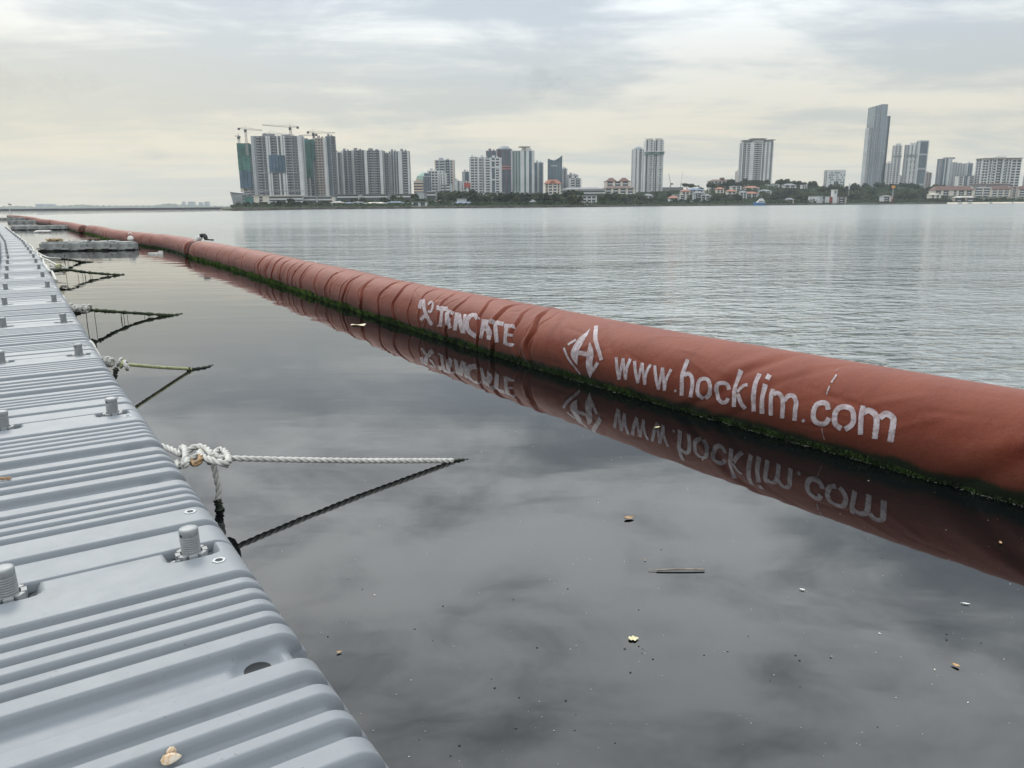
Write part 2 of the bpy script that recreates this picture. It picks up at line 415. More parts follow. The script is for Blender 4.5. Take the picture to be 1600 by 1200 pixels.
def place_pontoon(k, col):
    p, hd = DECK[k]; h = math.radians(hd); idx = k-3
    off = 0.0 if col == 0 else -(2*B_H+.035)
    o = np.array([math.cos(h)*off, math.sin(h)*off])
    if col == 0:
        if idx == -1: lab = 'grey ribbed walkway pontoon filling the lower left corner, with a shell on it'
        elif idx < -1: lab = 'grey ribbed walkway pontoon behind the camera'
        elif idx < 14: lab = 'grey ribbed walkway pontoon, %s one beyond the post nearest the camera' % ORD[idx]
        else: lab = 'small far grey walkway pontoon near the vanishing end of the dock'
    else: lab = 'grey walkway pontoon of the outer left row, ' + (ORD[idx]+' beyond the nearest post' if 0 <= idx < 16 else 'far along the dock' if idx > 0 else 'beside the lower left corner')
    r = thing('walkway_pontoon', lab, 'pontoon', (p[0]+o[0], p[1]+o[1], TOPZ), h, 'ribbed pontoons of the floating walkway' if col == 0 else 'outer row of walkway pontoons')
    ob('pontoon_body', me_hi if (idx < 5 and col == 0) else me_lo, r)
    if idx < 26 and col == 0:
        for bp in (0.0, -.51):
            loc = (bp, MODL, -.012)
            if idx >= 12:
                ob('threaded_post', PM[0], r, loc=loc); continue
            po = ob('threaded_post', PM[0], r, loc=(loc[0], loc[1], loc[2]+rnd.uniform(-.003, .003))); po.rotation_euler = (rnd.uniform(-.035, .035), rnd.uniform(-.035, .035), rnd.uniform(-.3, .3))
            ob('castle_nut', PM[1], po); ob('locking_pin', PM[2], po)
            if idx < 6: ob('pin_hole', PM[3], po)
    if idx < 6 and col == 0:
        for (bi, ai) in ((.060, MODL-.119), (.066, .362), (-.57, MODL-.119), (-.57, .362)):
            q = ob('threaded_insert', IM[0], r, loc=(bi, ai, .0015)); ob('insert_hole', IM[1], q)
        for ah in (1.392, .835):
            for bh in (.015,): ob('drain_hole', HOLE, r, loc=(bh, ah, -.0515))
    return r
for k in range(len(DECK)):
    for col in (0, 1):
        if (col == 1 and not (2 <= k < 43)) or k < 1: continue
        place_pontoon(k, col)
# ------------------------------------------------------------------ silt-curtain boom
CR_NEAR = [(s_, rnd.uniform(.7, 1.25)*(.017 if 8.4 < s_ < 9.8 else .029), rnd.uniform(.010, .021), rnd.uniform(-.10, .10)) for s_ in
           [17.45, 16.76, 16.31, 15.71, 15.16, 14.81, 14.31, 13.42, 12.82, 11.98, 11.28, 10.63, 10.09, 9.69, 9.42, 8.85, 8.66, 8.05, 7.78, 7.35, 7.12]]
CR_NEAR += [(rnd.uniform(6.9, 18), rnd.uniform(.004, .010), rnd.uniform(.010, .02), rnd.uniform(-.25, .25)) for _ in range(26)]
CR_NEAR += [(19.2, .010, .03, 0), (20.6, .008, .03, .05), (22.0, .010, .03, 0), (23.4, .007, .02, 0), (24.9, .008, .03, 0)]
CR_NEAR += [(6.55, .007, .04, .3), (5.9, .006, .05, .35), (5.05, .010, .05, -.38), (4.75, .006, .04, -.42), (3.22, .020, .085, -.52), (2.1, .012, .06, -.3), (1.0, .012, .05, .2)]
def tube_disp(s, th, cr, seed, L0):
    d = np.zeros_like(s)
    front = np.cos((th-math.radians(15))*.5)**2
    back = np.cos((th-math.radians(165))*.5)**2
    for i, (s0, A, wd, sl) in enumerate(cr):
        wav = .035*np.sin(th*3+i*1.7)+.02*np.sin(th*7+i)
        x = (s-s0-sl*th-wav)
        ph = .35+.65*np.clip(.5+.9*np.sin(th*1.0+i*2.1+1.2)*.5+front*.35, 0, 1)
        env = np.clip(ph*(.30+.85*np.maximum(front**1.3, back**1.3*.8)), 0, 1.2)*(1-.72*np.exp(-((th-math.pi/2)/.42)**2))
        d += -A*env*np.exp(-(x/wd)**2) + A*.55*env*np.exp(-((x-wd*2.1)/(wd*1.5))**2)
    r_ = np.random.default_rng(seed)
    for k in range(9):
        f1 = r_.uniform(.5, 5); f2 = r_.integers(1, 6); p1, p2 = r_.uniform(0, 6.28, 2)
        d += .0045/(1+.3*k)*np.sin(f1*s+p1+.8*np.sin(th*2+p2))*np.cos(f2*th+p2)
    # short diagonal puckers
    for k in range(150):
        s0 = r_.uniform(0, L0); t0 = r_.uniform(-.5, 1.4); ang = r_.uniform(-.6, .6); L = r_.uniform(.08, .25); W = r_.uniform(.008, .02)
        u = (s-s0)*math.cos(ang)+(th-t0)*RB*math.sin(ang); v = -(s-s0)*math.sin(ang)+(th-t0)*RB*math.cos(ang)
        d += r_.uniform(-.0065, .0065)*np.exp(-(u/L)**2-(v/W)**2)
    return d
class Tube:
    def __init__(self, path, cr, seed, r0=True, r1=True, rad=RB):
        self.C = catmull(path, 40); self.S = np.r_[0, np.cumsum(np.linalg.norm(np.diff(self.C, axis=0), axis=1))]
        t = np.gradient(self.C, axis=0); t /= np.linalg.norm(t, axis=1)[:, None]; self.N = np.stack([-t[:, 1], t[:, 0]], 1)
        self.cr = cr; self.seed = seed; self.rad = rad; self.r0 = r0; self.r1 = r1; self.T = t
    def pt(self, s, th, off=0.0):
        s = np.asarray(s, float); th = np.asarray(th, float)
        c = np.stack([np.interp(s, self.S, self.C[:, k]) for k in (0, 1)], -1)
        n = np.stack([np.interp(s, self.S, self.N[:, k]) for k in (0, 1)], -1); n /= np.linalg.norm(n, axis=-1)[..., None]
        L = self.S[-1]; e = np.minimum(s if self.r0 else np.full_like(s, 9.), (L-s) if self.r1 else np.full_like(s, 9.))
        er = np.clip(e/.22, 0, 1); R = self.rad*(.80+.20*np.sqrt(np.clip(1-(1-er)**2, 0, 1))) + tube_disp(s, th, self.cr, self.seed, L)*np.clip(e/.1, 0, 1) + off
        return np.stack([c[..., 0]+n[..., 0]*R*np.cos(th), c[..., 1]+n[..., 1]*R*np.cos(th), CZ+R*np.sin(th)], -1)
def fabric():
    m = bpy.data.materials.new('red_geotextile'); m.use_nodes = True; t = NT(m.node_tree); b = m.node_tree.nodes['Principled BSDF']
    wc = t.n('ShaderNodeNewGeometry').outputs['Position']; sp = t.n('ShaderNodeSeparateXYZ'); t.val(sp.inputs[0], wc)
    c = t.mix(t.mapr(t.noise(wc, 2.5, 6, .62), .3, .7), (.125, .024, .012), (.172, .042, .022))
    c = t.mix(t.math('MULTIPLY', t.mapr(t.noise(wc, 14, 5, .7), .52, .78), .35), c, (.16, .062, .05))
    uv = t.n('ShaderNodeUVMap').outputs[0]; us = t.n('ShaderNodeSeparateXYZ'); t.val(us.inputs[0], uv)
    run = t.mapr(t.noise(t.xform(uv, (9, 1.1, 1)), 1.0, 5, .65), .52, .74); c = t.mix(t.math('MULTIPLY', run, .38), c, (.085, .024, .016))
    grain = t.mapr(t.noise(wc, 170, 2, .6), .3, .7, .86, 1.14)
    g1 = t.math('SINE', t.math('MULTIPLY', t.math('ADD', us.outputs[0], us.outputs[1]), 2*math.pi/.016)); g2 = t.math('SINE', t.math('MULTIPLY', t.math('SUBTRACT', us.outputs[0], us.outputs[1]), 2*math.pi/.0135))
    grain = t.math('MULTIPLY', grain, t.math('ADD', 1.0, t.math('MULTIPLY', t.math('MULTIPLY', g1, g2), .07)))
    vg = t.n('ShaderNodeVectorMath', operation='SCALE'); t.val(vg.inputs[0], c); t.val(vg.inputs['Scale'], grain); c = vg.outputs[0]
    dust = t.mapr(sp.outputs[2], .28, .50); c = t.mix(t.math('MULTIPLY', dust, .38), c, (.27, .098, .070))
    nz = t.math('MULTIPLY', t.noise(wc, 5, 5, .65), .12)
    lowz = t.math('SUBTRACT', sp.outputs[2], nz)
    c = t.mix(t.math('MULTIPLY', t.mapr(lowz, .24, .0), .68), c, (.065, .020, .012))  # shade of the lower flank painted into the cloth, together with the wet stain
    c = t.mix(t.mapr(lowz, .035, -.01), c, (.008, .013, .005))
    t.val(b.inputs['Base Color'], c); b.inputs['Roughness'].default_value = .62
    b.inputs['Specular IOR Level'].default_value = .16
    b.inputs['Sheen Weight'].default_value = .08; b.inputs['Sheen Roughness'].default_value = .5
    wx = t.math('SINE', t.math('MULTIPLY', us.outputs[0], 2*math.pi/.0052)); wy = t.math('SINE', t.math('MULTIPLY', us.outputs[1], 2*math.pi/.0045))
    weave = t.math('MULTIPLY', t.math('MULTIPLY', wx, wy), .00020)
    h = t.math('ADD', weave, t.math('MULTIPLY', t.noise(wc, 7, 6, .62), .010))
    t.val(b.inputs['Normal'], t.bump(h, 1.0, 1.0)); return m
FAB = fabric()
ALG = mat('green_algae', (.038, .078, .009), .8, .0, 8, col2=(.008, .02, .004), coord='Object')
ALGB = mat('bright_algae', (.10, .17, .022), .8, .0, 8, col2=(.02, .045, .008))
ALGD = mat('dark_weed', (.012, .020, .006), .7, .0, 30, col2=(.004, .006, .003))
def build_tube(tb, label, ds, nth, blades=0, s_far=None):
    L = tb.S[-1]; s = np.unique(np.r_[np.arange(0, L, ds), L-np.geomspace(.001, .3, 8), np.geomspace(.001, .3, 8), L]) if s_far is None else s_far(L)
    th = np.linspace(-math.pi*.5, math.pi*1.5, nth, endpoint=False)
    Sg, Tg = np.meshgrid(s, th, indexing='ij'); V = tb.pt(Sg, Tg)
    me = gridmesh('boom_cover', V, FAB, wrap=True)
    uvl = me.uv_layers.new(name='UVMap'); vi = np.empty(len(me.loops), np.int32); me.loops.foreach_get('vertex_index', vi)
    uv = np.stack([Sg.reshape(-1)[vi], (Tg.reshape(-1)[vi])*RB], -1); uvl.data.foreach_set('uv', uv.reshape(-1).astype(np.float32))
    bm = bmesh.new(); bm.from_mesh(me); bmesh.ops.holes_fill(bm, edges=[e for e in bm.edges if e.is_boundary], sides=0)
    bmesh.ops.recalc_face_normals(bm, faces=bm.faces[:]); bm.to_mesh(me); bm.free()
    r = thing('floating_boom', label, 'boom', group='red silt curtain booms')
    ob('boom_cover', me, r)
    if blades:
        # algae tufts along the waterline on both sides, finer close by
        u = rng.random(blades); ss = L*u**1.25 if L > 20 else L*u
        sidef = rng.random(blades) < .12
        wavy = .5+.5*np.sin(ss*5.1)*np.sin(ss*1.9+1)
        zz = rng.random(blades)**1.3*(.055+.045*wavy)*np.clip(.45+ss*.055, 0, 1.15)-.012
        z0 = np.arcsin(np.clip((zz-CZ)/RB, -1, 1)); th_ = np.where(sidef, math.pi-z0, z0)
        P = tb.pt(ss, th_, .001); Q = tb.pt(ss, th_, .03); nrm = Q-P; nrm /= np.linalg.norm(nrm, axis=1)[:, None]
        dist = np.hypot(P[:, 0], P[:, 1]); sz = (.0045+.0011*dist)*rng.uniform(.6, 1.5, blades)
        a = rng.uniform(0, 6.28, blades); tx = np.stack([np.cos(a), np.sin(a), rng.uniform(-.3, .3, blades)], 1)
        tip = P + nrm*sz[:, None]*rng.uniform(.3, 1.0, (blades, 1)) + np.stack([np.zeros(blades), np.zeros(blades), -sz*rng.uniform(-.3, .9, blades)], 1) + tx*sz[:, None]*.5
        w_ = np.cross(nrm, tx); w_ /= np.linalg.norm(w_, axis=1)[:, None]
        Vv = np.stack([P-w_*sz[:, None]*.35, P+w_*sz[:, None]*.35, tip], 1).reshape(-1, 3)
        me2 = bpy.data.meshes.new('algae_fringe'); me2.from_pydata(Vv.tolist(), [], np.arange(len(Vv)).reshape(-1, 3).tolist()); me2.materials.append(ALG); me2.materials.append(ALGB)
        me2.polygons.foreach_set('material_index', ((ss+rng.normal(0, 1.2, blades) > 10.5) | (L < 20)).astype(np.int32))
        ob('algae_fringe', me2, r, kind='stuff')
    return r
near = Tube(NEAR, CR_NEAR, 11, r0=False)
sN = lambda L: np.unique(np.r_[np.arange(0, 6, .014), np.arange(6, 11, .0095), np.arange(11, L, .015), L-np.geomspace(.001, .3, 8), L])
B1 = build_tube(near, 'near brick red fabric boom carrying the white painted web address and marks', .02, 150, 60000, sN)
def rand_cr(L, n, seed):
    r_ = random.Random(seed); return [(r_.uniform(.4, L-.4), r_.uniform(.006, .015), r_.uniform(.02, .04), r_.uniform(-.06, .06)) for _ in range(n)]
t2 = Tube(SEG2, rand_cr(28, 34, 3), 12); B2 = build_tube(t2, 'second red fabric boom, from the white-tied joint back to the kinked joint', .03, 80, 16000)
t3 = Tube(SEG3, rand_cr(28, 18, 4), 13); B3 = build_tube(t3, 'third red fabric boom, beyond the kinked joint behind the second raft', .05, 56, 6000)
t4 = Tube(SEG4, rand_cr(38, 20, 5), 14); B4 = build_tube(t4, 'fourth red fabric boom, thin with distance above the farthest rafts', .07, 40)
t5 = Tube(SEG5, rand_cr(50, 20, 6), 15); B5 = build_tube(t5, 'farthest red fabric boom, running out of the photo at its left edge', .09, 32)
